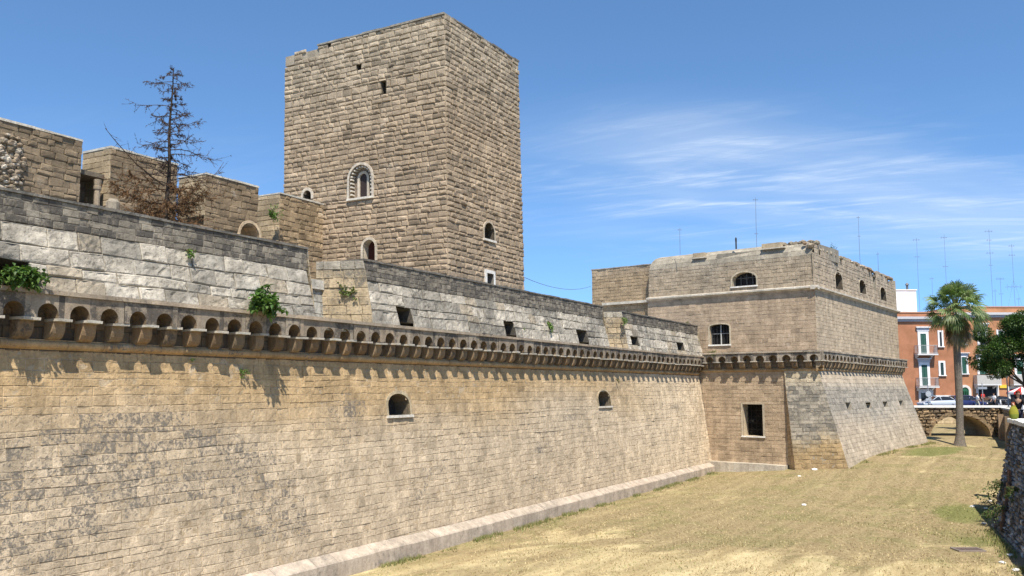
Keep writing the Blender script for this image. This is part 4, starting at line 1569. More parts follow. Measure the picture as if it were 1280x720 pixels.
# rear block between tower and bastion
RB = thing('castle_block', BL(-13, -3, 9.0), 'low plain brown stone block with a flat top adjoining the left of the bastion', 'building')
mb = MB()
pB = Patch(BL(-15.55, -0.5, 9.0), BL(-10.8, -0.5, 9.0), BL(-15.55, -0.5, 13.0), BL(-10.8, -0.5, 13.0))
masonry(mb, pB, 0.22, (0.28, 0.55), bast_col((0.35, 0.262, 0.165), 261, 0.14, lambda u, v: 0.35 * sst(3.2, 3.7, v)), prot=(-0.004, 0.014), md=0.025, gap=0.012, cham=0.014, jit=0.012, erode=0.2, seed=261, mortar=(0.38, 0.31, 0.21), grid=0.16, rough=0.016, wob=0.04)
lw = BL(-15.55, -0.5, 9.0)
pB2 = Patch(lw - NL * 5, lw, lw - NL * 5 + Z * 4, lw + Z * 4)
masonry(mb, pB2, 0.22, (0.28, 0.55), bast_col((0.40, 0.32, 0.22), 262, 0.2), prot=(-0.004, 0.014), md=0.025, seed=262, mortar=(0.38, 0.31, 0.21))
mb.extrude([BL(-15.5, -0.55, 12.98), BL(-10.8, -0.55, 12.98), BL(-10.8, -5.5, 12.98), BL(-15.5, -5.5, 12.98)], Z, 3.9, (0.3, 0.25, 0.18, 0.2))
mb.build('wall', M_BAST, RB)
mb = MB()
t = -15.6
while t < -10.75:
    L = min(r.uniform(0.6, 1.1), -10.72 - t)
    mb.box(BL(t, -5.5, 13.0), UL * (L - 0.01), NL * (5.03 + r.uniform(-0.02, 0.02)), Z * (0.06 + r.uniform(-0.015, 0.015)), jig((0.36, 0.33, 0.28), 0.15, r) + (0.4,))
    t += L
mb.build('coping', M_DARK, RB)
mb = MB()
mb.box(BL(-14.6, -0.48, 10.52), UL * 3.7, NL * 0.2, Z * 0.16, (0.52, 0.48, 0.4, 0.1))
mb.build('string_course', M_BAST, RB)

# ------------------------------------------------------------------ retaining walls and bridge on the far side of the moat
def rubble_col(base, sd, st=0.3):
    def f(u, v, r):
        k = 1 + 0.4 * fbm(u * 0.5, v * 0.6, sd) + r.uniform(-0.22, 0.22)
        return (base[0] * k, base[1] * k, base[2] * k, min(0.85, st * (0.4 + 1.2 * r.random())))
    return f


NW = thing('retaining_wall', (17.0, 32.0, 0), 'rough battered moat wall of dark boulders with weeds and a white coping, at right', 'wall')
a0, a1 = Vector((10.2, 13.6, -0.3)), Vector((17.25, 32.4, -0.1))
b0, b1 = Vector((12.6, 18.0, 3.62)), Vector((20.25, 36.0, 3.62))
mb = MB()
pN = Patch(a1, a0, b1, b0)


def near_col(u, v, r):
    k = 1 + 0.5 * fbm(u * 0.8, v * 0.5, 4.0) + r.uniform(-0.3, 0.3)
    c = r.choice([(0.34, 0.30, 0.25), (0.28, 0.235, 0.185), (0.46, 0.42, 0.36), (0.22, 0.165, 0.11)])
    return (c[0] * k, c[1] * k, c[2] * k, 0.2 + 0.5 * r.random())


masonry(mb, pN, 0.2, (0.16, 0.42), near_col, prot=(-0.02, 0.05), boss=0.045, md=0.06, gap=0.028, cham=0.045, jit=0.03, erode=0.15, wob=0.12, seed=301, mortar=(0.22, 0.19, 0.15))
pN2 = Patch(Vector((27.0, 35.5, -0.1)), a1, Vector((28.5, 38.5, 3.62)), b1)
masonry(mb, pN2, 0.26, (0.2, 0.5), near_col, prot=(-0.02, 0.10), boss=0.09, md=0.1, gap=0.04, cham=0.06, jit=0.04, wob=0.12, seed=302, mortar=(0.13, 0.11, 0.085))
mb.extrude([b0 - Z * 0.05 + Vector((0.3, 0, 0)), b1 - Z * 0.05 + Vector((0.25, -0.45, 0)), Vector((29, 37.5, 3.57)), Vector((30, 20, 3.57)), Vector((16, 14, 3.57))][::-1], Z, 3.4, (0.2, 0.17, 0.13))
mb.build('wall', M_RUBBLE, NW)
mb = MB()
dirc = (b1 - b0).normalized()
nrm = Vector((dirc.y, -dirc.x, 0))
r = random.Random(12)
L0 = (b1 - b0).length
t = -0.3
while t < L0 - 0.1:
    L = min(1.4, L0 + 0.12 - t)
    mb.box(Vector((b0.x, b0.y, 3.62)) + dirc * t - nrm * (0.16 + r.uniform(-0.02, 0.02)), dirc * (L - 0.012), nrm * 1.25, Z * (0.15 + r.uniform(-0.008, 0.008)), (0.74, 0.72, 0.67))
    t += L
mb.box(Vector((b1.x, b1.y, 3.62)) + dirc * -0.9 + nrm * 1.1, dirc * 1.0, nrm * 8.0, Z * 0.148, (0.74, 0.72, 0.67))
mb.build('coping', M_COPING, NW)
mb = MB()
for i in range(9):
    v = 0.5 + i * 0.33
    uu = 1.9 + 0.16 * math.sin(i * 2.1)
    o = pN.at(uu, v, 0.0)
    mb.box(o, (pN.at(uu + 0.34, v, 0.0) - o), pN.n * 0.075, Z * 0.26, jig((0.2, 0.115, 0.075), 0.25, r) + (0.5,))
mb.build('brick_strip', M_RUBBLE, NW)

FW = thing('retaining_wall', (30, 55, 1.0), 'long shaded brown moat wall running back to the bridge behind the palm', 'wall')
mb = MB()
e0, e1 = Vector((23.6, 38.6, 0)), Vector((39.4, 72.2, 0))
q0, q1 = Vector((24.2, 38.4, 3.5)), Vector((39.9, 72.2, 3.3))
pF = Patch(e1, e0, q1, q0)
masonry(mb, pF, 0.28, (0.3, 0.7), rubble_col((0.36, 0.265, 0.165), 5.0), prot=(-0.01, 0.05), boss=0.03, md=0.06, gap=0.03, cham=0.03, jit=0.025, erode=0.15, wob=0.08, seed=311, mortar=(0.26, 0.2, 0.13))
for i in range(4):
    t0_ = 4 + i * 6.5
    o = pF.at(t0_, 0, 0.0)
    mb.box(o - pF.n * 0.2, pF.at(t0_ + 1.0, 0, 0) - pF.at(t0_, 0, 0), pF.n * 0.42, Z * (3.0), jig((0.27, 0.19, 0.12), 0.1, r) + (0.35,))
mb.build('wall', M_RUBBLE, FW)
mb = MB()
dd = (q1 - q0).normalized()
nn = Vector((dd.y, -dd.x, 0))
mb.box(q0 - nn * 0.14, q1 - q0, nn * 0.55, Z * 0.12, (0.5, 0.47, 0.42))
mb.build('coping', M_DARK, FW)

BRG = thing('bridge', (37, 73, 1.0), 'low rubble stone bridge with one flat arch and a white coping, behind the palm', 'bridge')
mb = MB()
BY = 72.0
pb = Patch((27.5, BY, 0.6), (40.0, BY, 0.6), (27.5, BY, 3.42), (40.0, BY, 3.42))
ha = px_hole(pb, 1163.5, 549, 1236.5, 519, True)
ha.v0, ha.rise = -0.05, ha.v1 - 0.55
masonry(mb, pb, 0.25, (0.22, 0.55), rubble_col((0.30, 0.21, 0.12), 8.0, 0.45), holes=[ha], prot=(-0.03, 0.09), boss=0.08, md=0.09, gap=0.035, cham=0.06, jit=0.035, erode=0.2, wob=0.1, seed=321, mortar=(0.16, 0.115, 0.07))
ol = ha.outline(0, 16)
for k in range(1, len(ol)):
    a, b = ol[k], ol[(k + 1) % len(ol)]
    mb.poly([pb.at(a[0], a[1], 0), pb.at(a[0], a[1], -4), pb.at(b[0], b[1], -4), pb.at(b[0], b[1], 0)], (0.38, 0.29, 0.18, 0.3))
oo = ha.outline(0.32, 16, False)
for k in range(1, len(ol)):
    a, b, c, d_ = ol[k], ol[(k + 1) % len(ol)], oo[(k + 1) % len(ol)], oo[k]
    if k == len(ol) - 1:
        continue
    mb.extrude([pb.at(*a, 0.07), pb.at(*d_, 0.07), pb.at(*c, 0.07), pb.at(*b, 0.07)][::-1], pb.n, 0.12, jig((0.28, 0.20, 0.115), 0.2, r) + (0.4,))
mb.build('wall', M_RUBBLE, BRG)
mb = MB()
x = 27.5
while x < 39.6:
    L = min(1.5, 40 - x)
    mb.cbox(x, x + L - 0.012, BY - 0.16, BY + 0.4, 3.42, 3.56 + r.uniform(-0.008, 0.008), (0.7, 0.67, 0.6))
    x += L
mb.build('coping', M_COPING, BRG)
mb = MB()
mb.cbox(27.5, 42.5, BY + 0.41, BY + 3.6, 2.95, 3.0, (0.1, 0.1, 0.1))
mb.cbox(27.5, 42.5, BY + 3.6, BY + 4.0, 2.85, 3.42, (0.4, 0.32, 0.2))
mb.build('deck', M_PAVE, BRG)

EW = thing('retaining_wall', (38, 97, 1.0), 'sunlit tan moat wall seen through the arch of the bridge', 'wall')
mb = MB()
pe = Patch((5, 96.4, 0.4), (58, 96.4, 0.4), (5, 96.4, 2.68), (58, 96.4, 2.68))
masonry(mb, pe, 0.35, (0.5, 1.0), rubble_col((0.46, 0.36, 0.22), 3.0, 0.15), prot=(-0.01, 0.02), md=0.03, seed=331, mortar=(0.4, 0.32, 0.2))
mb.cbox(5, 58, 96.5, 97.2, 0.4, 2.66, (0.4, 0.32, 0.2))
pe2 = Patch((54.0, 96.4, 0.4), (42.4, 76.2, 0.4), (54.0, 96.4, 2.66), (42.4, 76.2, 2.66))
masonry(mb, pe2, 0.35, (0.5, 1.0), rubble_col((0.4, 0.3, 0.19), 4.0, 0.2), prot=(-0.01, 0.02), md=0.03, seed=332, mortar=(0.36, 0.28, 0.18))
mb.build('wall', M_RUBBLE, EW)
mb = MB()
mb.cbox(5, 58, 96.3, 96.75, 2.68, 3.12, (0.62, 0.58, 0.5))
mb.build('coping', M_COPING, EW)

# ------------------------------------------------------------------ apartment houses across the street
FY = 106.0
ORANGE = (0.36, 0.165, 0.09)


def fpx(x, y, Y=FY):
    p = at_y(x, y, Y)
    return p.x, p.z


def house_window(parent, x0, x1, z0, z1, Y, shutter=(0.02, 0.085, 0.06), frame=0.14, head=0.0, half_open=False, name='window'):
    """stone frame standing proud of the plaster, louvred shutters set back in it"""
    mb = MB()
    f = frame
    d0, d1 = Y - 0.09, Y + 0.1
    WHT = (0.74, 0.73, 0.71)
    mb.cbox(x0, x0 + f, d0, d1, z0, z1, WHT)
    mb.cbox(x1 - f, x1, d0, d1, z0, z1, WHT)
    mb.cbox(x0 + f, x1 - f, d0, d1, z1 - f, z1, WHT)
    if head:
        mb.cbox(x0 - 0.08, x1 + 0.08, d0 - 0.03, d1, z1 + 0.002, z1 + head * 0.75, (0.48, 0.48, 0.5))
        mb.cbox(x0 - 0.2, x1 + 0.2, d0 - 0.2, d1, z1 + head * 0.75 + 0.002, z1 + head, (0.7, 0.69, 0.67))
    w = mb.build(name, M_PLAIN, parent)
    mb = MB()
    xa, xb, za, zb = x0 + f, x1 - f, z0, z1 - f
    mb.cbox(xa, xb, Y - 0.004, Y + 0.06, za, zb, (0.02, 0.02, 0.022))
    mb.build('pane', M_GLASS, w)
    mb = MB()
    xm = (xa + xb) / 2
    for q0_, q1_ in ((xa, xm - 0.01), (xm + 0.01, xb)):
        if half_open and q0_ > xa:
            continue
        mb.cbox(q0_, q0_ + 0.07, Y - 0.055, Y - 0.012, za, zb, shutter)
        mb.cbox(q1_ - 0.07, q1_, Y - 0.055, Y - 0.012, za, zb, shutter)
        n = max(4, int((zb - za) / 0.13))
        for i in range(n):
            z = za + (zb - za) * i / n
            mb.box((q0_ + 0.07, Y - 0.045, z), (q1_ - q0_ - 0.14, 0, 0), (0, 0.03, 0.055), (0, -0.012, 0.05), shutter)
    mb.build('shutter', M_PLAIN, w)
    if name == 'window' and z0 > 0:
        mb = MB()
        mb.cbox(x0 - 0.07, x1 + 0.07, d0 - 0.1, d1, z0 - 0.1, z0 - 0.002, (0.72, 0.71, 0.69))
        mb.build('sill', M_PLAIN, w)
    return w


def balcony(parent, x0, x1, z, Y, solid=None, dep=0.9, h=1.0):
    mb = MB()
    mb.cbox(x0, x1, Y - dep, Y - 0.01, z - 0.16, z, (0.6, 0.59, 0.57))
    for xx in (x0 + 0.25, x1 - 0.45):
        mb.extrude([Vector((xx, Y - 0.01, z - 0.165)), Vector((xx, Y - dep * 0.8, z - 0.165)), Vector((xx, Y - 0.01, z - 0.55))], (-1, 0, 0), -0.2, (0.55, 0.54, 0.52))
    o = mb.build('balcony', M_PLAIN, parent)
    mb = MB()
    c = (0.32, 0.33, 0.34)
    if solid:
        mb.cbox(x0, x1, Y - dep, Y - dep + 0.1, z, z + h, solid)
        mb.cbox(x0, x0 + 0.1, Y - dep + 0.1, Y - 0.02, z, z + h, solid)
        mb.cbox(x1 - 0.1, x1, Y - dep + 0.1, Y - 0.02, z, z + h, solid)
    else:
        for za in (z + 0.08, z + h):
            mb.tube([(x0 + 0.03, Y - 0.02, za), (x0 + 0.03, Y - dep + 0.04, za), (x1 - 0.03, Y - dep + 0.04, za), (x1 - 0.03, Y - 0.02, za)], 0.028, c, 5)
        n = int((x1 - x0) / 0.13)
        for i in range(n + 1):
            xx = x0 + 0.03 + (x1 - x0 - 0.06) * i / n
            mb.tube([(xx, Y - dep + 0.04, z), (xx, Y - dep + 0.04, z + h)], 0.016, c, 4)
        for i in range(7):
            yy = Y - dep + 0.04 + (dep - 0.06) * i / 7
            for xx in (x0 + 0.03, x1 - 0.03):
                mb.tube([(xx, yy, z), (xx, yy, z + h)], 0.016, c, 4)
    mb.build('railing', M_METAL, o)
    return o


xL0, xL1 = 41.5, fpx(1192, 400)[0]
zR = fpx(1150, 391)[1]
HL = thing('apartment_house', (48, FY + 4, STREET_Z), 'narrow brick-red house with green shutters and small balconies, left of the palm', 'building')
mb = MB()
mb.cbox(xL0, xL1, FY, FY + 10, STREET_Z, zR, ORANGE)
mb.build('wall', M_PLASTER, HL)
mb = MB()
zc0, zc1 = fpx(1150, 402)[1], fpx(1150, 396)[1]
mb.cbox(xL0 - 0.2, xL1, FY - 0.18, FY - 0.003, zc0, (zc0 + zc1) / 2, (0.42, 0.41, 0.42))
mb.cbox(xL0 - 0.3, xL1, FY - 0.4, FY - 0.003, (zc0 + zc1) / 2 + 0.002, zc1, (0.46, 0.45, 0.46))
mb.build('cornice', M_PLAIN, HL)
mb = MB()
mb.cbox(xL0 - 0.1, xL1, FY - 0.08, FY + 10, zR + 0.002, zR + 0.12, (0.45, 0.24, 0.15))
mb.build('parapet_cap', M_PLAIN, HL)
mb = MB()
mb.cbox(fpx(1166, 500)[0], xL1 - 0.03, FY - 0.06, FY - 0.003, STREET_Z + 0.14, fpx(1180, 494)[1], (0.6, 0.58, 0.54))
mb.build('stone_base', M_PLASTER, HL)


def win_px(parent, x0, y0, x1, y1, **k):
    a, z1 = fpx(x0, y0)
    b, z0 = fpx(x1, y1)
    return house_window(parent, a, b, z0, z1, FY, **k)


win_px(HL, 1146.5, 414, 1161.5, 442.5, head=0.55, frame=0.3, name='balcony_door')
win_px(HL, 1148, 453, 1163, 482.5, head=0.5, frame=0.3, name='balcony_door')
win_px(HL, 1171.5, 413, 1179.5, 433, frame=0.2, shutter=(0.03, 0.035, 0.04))
win_px(HL, 1172.5, 451, 1182, 469, frame=0.22, shutter=(0.02, 0.05, 0.05))
a, z = fpx(1143, 442.5)
b, _ = fpx(1168.5, 442.5)
balcony(HL, a, b, z, FY)
a, z = fpx(1145, 483)
b, _ = fpx(1170, 483)
balcony(HL, a, b, z, FY)
mb = MB()
a, z1 = fpx(1148, 491)
b, _ = fpx(1166, 491)
mb.cbox(a, a + 0.25, FY - 0.1, FY + 0.05, STREET_Z + 0.14, z1, (0.6, 0.58, 0.55))
mb.cbox(b - 0.25, b, FY - 0.1, FY + 0.05, STREET_Z + 0.14, z1, (0.6, 0.58, 0.55))
mb.cbox(a, b, FY - 0.16, FY + 0.05, z1, z1 + 0.5, (0.55, 0.54, 0.52))
sh = mb.build('shop_door', M_PLAIN, HL)
mb = MB()
mb.cbox(a + 0.25, b - 0.25, FY - 0.006, FY + 0.03, STREET_Z + 0.14, z1, (0.015, 0.015, 0.016))
mb.build('pane', M_GLASS, sh)
mb = MB()
mb.tube([(xL1 - 0.12, FY - 0.09, STREET_Z + 0.4), (xL1 - 0.12, FY - 0.09, zc0)], 0.06, (0.5, 0.3, 0.22), 6)
mb.build('downpipe', M_PLAIN, HL)

zR2 = fpx(1230, 384.5)[1]
xR1 = 72.0
HR = thing('apartment_house', (60, FY + 4, STREET_Z), 'wide orange house with white window frames and arched green door, behind the leafy tree', 'building')
ORANGE2 = (0.41, 0.20, 0.105)
mb = MB()
mb.cbox(xL1 + 0.004, xR1, FY - 0.25, FY + 10, STREET_Z, zR2, ORANGE2)
mb.build('wall', M_PLASTER, HR)
FY2 = FY - 0.25
mb = MB()
zc0, zc1 = fpx(1230, 397)[1], fpx(1230, 391)[1]
mb.cbox(xL1 + 0.006, xR1 + 0.2, FY2 - 0.18, FY2 - 0.003, zc0, (zc0 + zc1) / 2, (0.42, 0.41, 0.42))
mb.cbox(xL1 + 0.006, xR1 + 0.2, FY2 - 0.42, FY2 - 0.003, (zc0 + zc1) / 2 + 0.002, zc1, (0.48, 0.47, 0.47))
mb.build('cornice', M_PLAIN, HR)
mb = MB()
mb.cbox(xL1 + 0.006, xR1, FY2 - 0.07, FY + 10, zR2 + 0.002, zR2 + 0.13, (0.45, 0.24, 0.15))
mb.build('parapet_cap', M_PLAIN, HR)


def win_px2(x0, y0, x1, y1, **k):
    a, z1 = fpx(x0, y0, FY2)
    b, z0 = fpx(x1, y1, FY2)
    return house_window(HR, a, b, z0, z1, FY2, **k)


win_px2(1197.5, 412, 1208.5, 430, frame=0.22)
win_px2(1199, 444, 1210.5, 467, head=0.3, frame=0.22)
win_px2(1220.5, 410, 1235, 437, head=0.6, frame=0.28, shutter=(0.03, 0.04, 0.045), half_open=True)
win_px2(1220.5, 447, 1235, 468, head=0.4, frame=0.25, name='balcony_door')
win_px2(1245, 412, 1256, 432, frame=0.2)
win_px2(1246, 450, 1257, 468, frame=0.2)
win_px2(1266, 406, 1281, 434, head=0.5, frame=0.25, shutter=(0.05, 0.06, 0.06))
win_px2(1267, 447, 1282, 468, head=0.4, frame=0.25)
win_px2(1292, 412, 1304, 432, frame=0.2)
win_px2(1292, 450, 1304, 468, frame=0.2)
a, z = fpx(1217, 480, FY2)
b, _ = fpx(1247, 480, FY2)
balcony(HR, a, b, z, FY2, solid=(0.55, 0.50, 0.43), h=1.05)
a, z = fpx(1262, 480, FY2)
b, _ = fpx(1290, 480, FY2)
balcony(HR, a, b, z, FY2, solid=(0.55, 0.50, 0.43), h=1.05)


def arch_door(parent, x0, x1, ztop, Y, leaf, name, flat=False):
    mb = MB()
    h = Hole(x0, x1, STREET_Z + 0.14, ztop, not flat, (x1 - x0) * 0.5)
    pp = Patch((0, Y, 0), (1, Y, 0), (0, Y, 1), (1, Y, 1))
    ol, oo = h.outline(0, 12), h.outline(0.28, 12, False)
    m = len(ol)
    for k in range(1, m):
        a, b, c, d_ = ol[k], ol[(k + 1) % m], oo[(k + 1) % m], oo[k]
        mb.extrude([Vector((q[0], Y - 0.09, q[1])) for q in (a, d_, c, b)][::-1], (0, -1, 0), 0.12, (0.62, 0.58, 0.52))
    o = mb.build(name, M_PLAIN, parent)
    mb = MB()
    mb.poly([Vector((q[0], Y - 0.006, q[1])) for q in ol], leaf)
    if leaf[1] > 0.03:
        for i in range(4):
            xx = x0 + (x1 - x0) * (i + 0.5) / 4
            mb.cbox(xx - 0.16, xx + 0.16, Y - 0.04, Y - 0.007, STREET_Z + 0.3, ztop - (x1 - x0) * 0.55, leaf)
    mb.build('leaf', M_PLAIN, o)


a, z = fpx(1201.5, 484, FY2)
b, _ = fpx(1210.5, 484, FY2)
arch_door(HR, a, b, z, FY2, (0.02, 0.10, 0.05), 'arched_door')
a, z = fpx(1222.5, 483, FY2)
b, _ = fpx(1245, 483, FY2)
arch_door(HR, a, b, z, FY2, (0.012, 0.011, 0.011), 'shop_opening', flat=True)
a, z = fpx(1262, 486, FY2)
b, _ = fpx(1285, 486, FY2)
arch_door(HR, a, b, z, FY2, (0.02, 0.018, 0.016), 'shop_opening', flat=True)
a, z = fpx(1249, 481, FY2)
b, z0 = fpx(1259, 485, FY2)
mb = MB()
mb.cbox(a, b, FY2 - 0.14, FY2 - 0.003, z0, z, (0.72, 0.5, 0.05))
mb.build('shop_sign', M_PLAIN, HR)

WB = thing('rooftop_house', (45, FY + 14, STREET_Z), 'plain white block rising above the brick-red house, beside the bastion', 'building')
mb = MB()
a, z1 = fpx(1120, 363, FY + 12)
b, _ = fpx(1145, 363, FY + 12)
mb.cbox(a, b, FY + 12, FY + 18, STREET_Z, z1, (0.78, 0.77, 0.74))
mb.build('wall', M_PLASTER, WB)
mb = MB()
mb.cbox(a - 0.1, b + 0.1, FY + 11.9, FY + 18.1, z1 + 0.002, z1 + 0.14, (0.7, 0.69, 0.66))
mb.build('coping', M_PLAIN, WB)
mb = MB()
mb.lathe((b - 0.9, FY + 12.6, z1 + 0.14), [(0.16, 0), (0.16, 0.6), (0.26, 0.62), (0.26, 0.7), (0.1, 0.95)], (0.12, 0.12, 0.12), 8)
mb.build('chimney', M_METAL, WB)


# ------------------------------------------------------------------ aerials
def aerial(base, h, rods, label, group='television aerials on the rooftops', r=0.019, guy=False, dish=False):
    t = thing('television_aerial', base, label, 'aerial', group)
    B = Vector(base)
    c = (0.16, 0.16, 0.17)
    mb = MB()
    mb.tube([B, B + Z * h * 0.5, B + Vector((0.03 * h * 0.2, 0, h))], [r, r, r * 0.7], c, 5)
    mb.build('mast', M_METAL, t)
    for zf, w, n in rods:
        mb = MB()
        z = B + Z * (h * zf)
        mb.tube([z - Vector((w, 0, 0)), z + Vector((w, 0, 0))], r * 0.6, c, 4)
        for i in range(n):
            x = -w + 2 * w * (i + 0.5) / n
            hh = w * 0.55 * (1 - 0.4 * i / n)
            mb.tube([z + Vector((x, -hh, 0)), z + Vector((x, hh, 0))], r * 0.45, c, 4)
            mb.tube([z + Vector((x, 0, -hh * 0.6)), z + Vector((x, 0, hh * 0.6))], r * 0.45, c, 4)
        mb.build('antenna', M_METAL, t)
    if guy:
        mb = MB()
        for dx in (-1, 1):
            mb.tube([B + Z * h * 0.45, B + Vector((dx * h * 0.12, 0, 0))], r * 0.4, c, 4)
        mb.build('guy_wire', M_METAL, t)
    return t


def aerial_px(x, ytop, ybot, Y, rods, label, **k):
    a, b = at_y(x, ybot, Y), at_y(x, ytop, Y)
    b_low = min(a.z, 1e9)
    return aerial((a.x, Y, b_low), b.z - b_low, rods, label, **k)


zroof = zR + 0.12


def roof_aerial(x, ytop, rods, label, Y=FY + 5, zb=None, **k):
    b = at_y(x, ytop, Y)
    zb = zroof if zb is None else zb
    return aerial((b.x, Y, zb), b.z - zb, rods, label, **k)


roof_aerial(1145, 297, [(0.97, 0.5, 3), (0.75, 0.4, 2)], 'tall thin aerial just right of the white rooftop block', zb=zroof)
roof_aerial(1179.5, 293, [(0.96, 0.45, 3), (0.6, 0.4, 2)], 'tall aerial mast rising from behind the top of the palm crown')
roof_aerial(1164.5, 346, [(0.95, 0.3, 2)], 'short aerial left of the palm crown, over the brick-red house')
roof_aerial(1235.5, 286, [(0.97, 0.55, 3), (0.86, 0.4, 2), (0.7, 0.5, 3), (0.55, 0.3, 2)], 'tallest aerial with four tiers of rods, over the orange house', zb=zR2 + 0.13)
roof_aerial(1250, 347, [(0.96, 0.55, 4), (0.5, 0.35, 2)], 'short aerial with a wide top rod, right of the four-tier aerial', zb=zR2 + 0.13)
roof_aerial(1264, 305, [(0.97, 0.4, 3), (0.83, 0.45, 3), (0.35, 1.1, 4)], 'guyed aerial with a broad lower rod, over the leafy street tree', zb=zR2 + 0.13, guy=True)
roof_aerial(1243.5, 361, [(0.9, 0.25, 2)], 'low stub aerial between the four-tier aerial and the wide-topped one', zb=zR2 + 0.13)
roof_aerial(1273, 372, [(0.9, 0.3, 2)], 'low stub aerial beside the guyed aerial at the far right', zb=zR2 + 0.13)


def bast_aerial(x, ytop, Y, rods, label, zb=13.3, **k):
    b = at_y(x, ytop, Y)
    return aerial((b.x, Y, zb), b.z - zb, rods, label, group='aerials on the bastion roof', r=0.013, **k)


bast_aerial(849.5, 285, 54.5, [(0.93, 0.14, 2)], 'short aerial at the left end of the bastion roof')
bast_aerial(944, 247, 54.0, [(0.96, 0.16, 3), (0.35, 0.14, 2)], 'tall aerial on the middle of the bastion roof')
bast_aerial(1072.5, 270, 60.0, [(0.97, 0.12, 2), (0.6, 0.12, 2)], 'thin aerial mast behind the broken crown of the bastion')
bast_aerial(1097, 315, 63.0, [(0.9, 0.12, 2)], 'lowest aerial, near the far end of the bastion roof')
mb = MB()
pbs = at_y(920, 302, 52.6)
mb.lathe((pbs.x, 52.6, 13.35), [(0.05, 0), (0.05, pbs.z - 13.35), (0.06, pbs.z - 13.35 + 0.02), (0.06, pbs.z - 13.35 + 0.2), (0.02, pbs.z - 13.35 + 0.26)], (0.05, 0.05, 0.05), 8)
mb.single('vent_pipe', M_METAL, (pbs.x, 52.6, 13.35), 'small dark vent pipe on the bastion roof left of the tall aerial', 'pipe')

# cable from the tower to the low block
mb = MB()
A_, B_ = W(-19.5, -4.0, 9.6), BL(-15.5, -1.5, 11.6)
A_ = at_y(656, 347, W(-19.5, -4.0, 0).y)
B_ = at_y(738, 358, BL(-15.5, -1.5, 0).y)
mb.tube([A_ + (B_ - A_) * (i / 12) - Z * (0.35 * 4 * (i / 12) * (1 - i / 12)) for i in range(13)], 0.012, (0.1, 0.1, 0.1), 5)
mb.single('cable', M_RUBBER, A_, 'thin cable sagging from the tall tower to the low block', 'cable')

# ------------------------------------------------------------------ vegetation
def leaf(mb, p, d, up, L, wdt, c, fold=0.25):
    """one leaf: two folded halves along its midrib"""
    d = d.normalized()
    s = d.cross(up)
    s = s.normalized() if s.length > 1e-5 else d.orthogonal().normalized()
    n = s.cross(d).normalized()
    a, b = p, p + d * L - n * (L * 0.12)
    m = p + d * (L * 0.45)
    i = [mb.vert(q) for q in (a, m + s * wdt * 0.5 + n * wdt * fold, b, m - s * wdt * 0.5 + n * wdt * fold, m)]
    mb.face((i[0], i[1], i[4]), c)
    mb.face((i[1], i[2], i[4]), c)
    mb.face((i[2], i[3], i[4]), c)
    mb.face((i[3], i[0], i[4]), c)


def rdir(r):
    while True:
        v = Vector((r.uniform(-1, 1), r.uniform(-1, 1), r.uniform(-1, 1)))
        if 0.05 < v.length < 1:
            return v.normalized()


def bush(name, P, nrm, size, n, label, cat='plant', hang=0.0, cols=((0.06, 0.115, 0.025), (0.095, 0.16, 0.035), (0.04, 0.08, 0.018)), lw=0.09, stems=7, group=None, seed=1, wide=1.0):
    """a wall plant rooted in a joint at P, leaves on arching stems"""
    r = random.Random(seed)
    P = Vector(P)
    t = thing(name, P, label, cat, group)
    ms, ml = MB(), MB()
    side = nrm.cross(Z).normalized()
    per = max(3, n // stems)
    for k in range(stems):
        a = r.uniform(-1, 1)
        d = (nrm * r.uniform(0.5, 1.0) + side * a * wide + Z * r.uniform(-0.3, 0.9)).normalized()
        L = size * r.uniform(0.55, 1.1)
        pts = [P - nrm * 0.02]
        cur = P.copy()
        for q in range(4):
            d = (d + Z * (-0.28 - hang * 0.5 + 0.1) + rdir(r) * 0.25).normalized()
            cur = cur + d * (L / 4)
            if (cur - P).dot(nrm) < 0.03:
                cur = cur + nrm * (0.03 - (cur - P).dot(nrm))
            pts.append(cur.copy())
        ms.tube(pts, [0.012, 0.01, 0.008, 0.006, 0.003], (0.12, 0.1, 0.05), 4)
        for q in range(per):
            f = r.random() ** 0.7 * 3.99
            i = int(f)
            p = pts[i].lerp(pts[i + 1], f - i) + rdir(r) * size * 0.10
            if (p - P).dot(nrm) < 0.01:
                p = p + nrm * (0.02 - (p - P).dot(nrm))
            c = jig(r.choice(cols), 0.2, r)
            leaf(ml, p, rdir(r) + nrm * 0.5 - Z * (0.2 + hang), Z, lw * r.uniform(0.7, 1.4), lw * r.uniform(0.6, 0.95), c)
    ms.build('stem', M_BARK, t)
    ml.build('foliage', M_LEAF, t)
    return t


gp = 'plants rooted in the old walls'
FRESH = ((0.10, 0.18, 0.035), (0.14, 0.23, 0.05), (0.07, 0.13, 0.025))
P = on_plane(20, 338, W(0, -0.35, 0), N)
bush('wall_plant', P, N, 0.6, 900, 'leafy caper bush spilling out of the dark opening at the left edge', group=gp, seed=1, hang=0.35, stems=24, wide=1.7, lw=0.10)
P = on_plane(322, 376, W(0, -0.30, 0), N)
bush('wall_plant', P + N * 0.05, N, 0.64, 1500, 'large round fig bush growing over the cornice of the long wall', group=gp, seed=2, hang=0.12, stems=34, wide=1.3, lw=0.125, cols=((0.05, 0.11, 0.025), (0.085, 0.16, 0.035), (0.11, 0.18, 0.05)))
P = on_plane(234, 312, W(0, -0.58, 0), N)
bush('wall_plant', P, N, 0.3, 90, 'small bright tuft hanging on the pale parapet under the dark cap', group=gp, seed=3, hang=0.6, stems=7, cols=FRESH, lw=0.06, wide=0.5)
P = W(-31.75, -1.05, tz(424, 362, -1.05)[1])
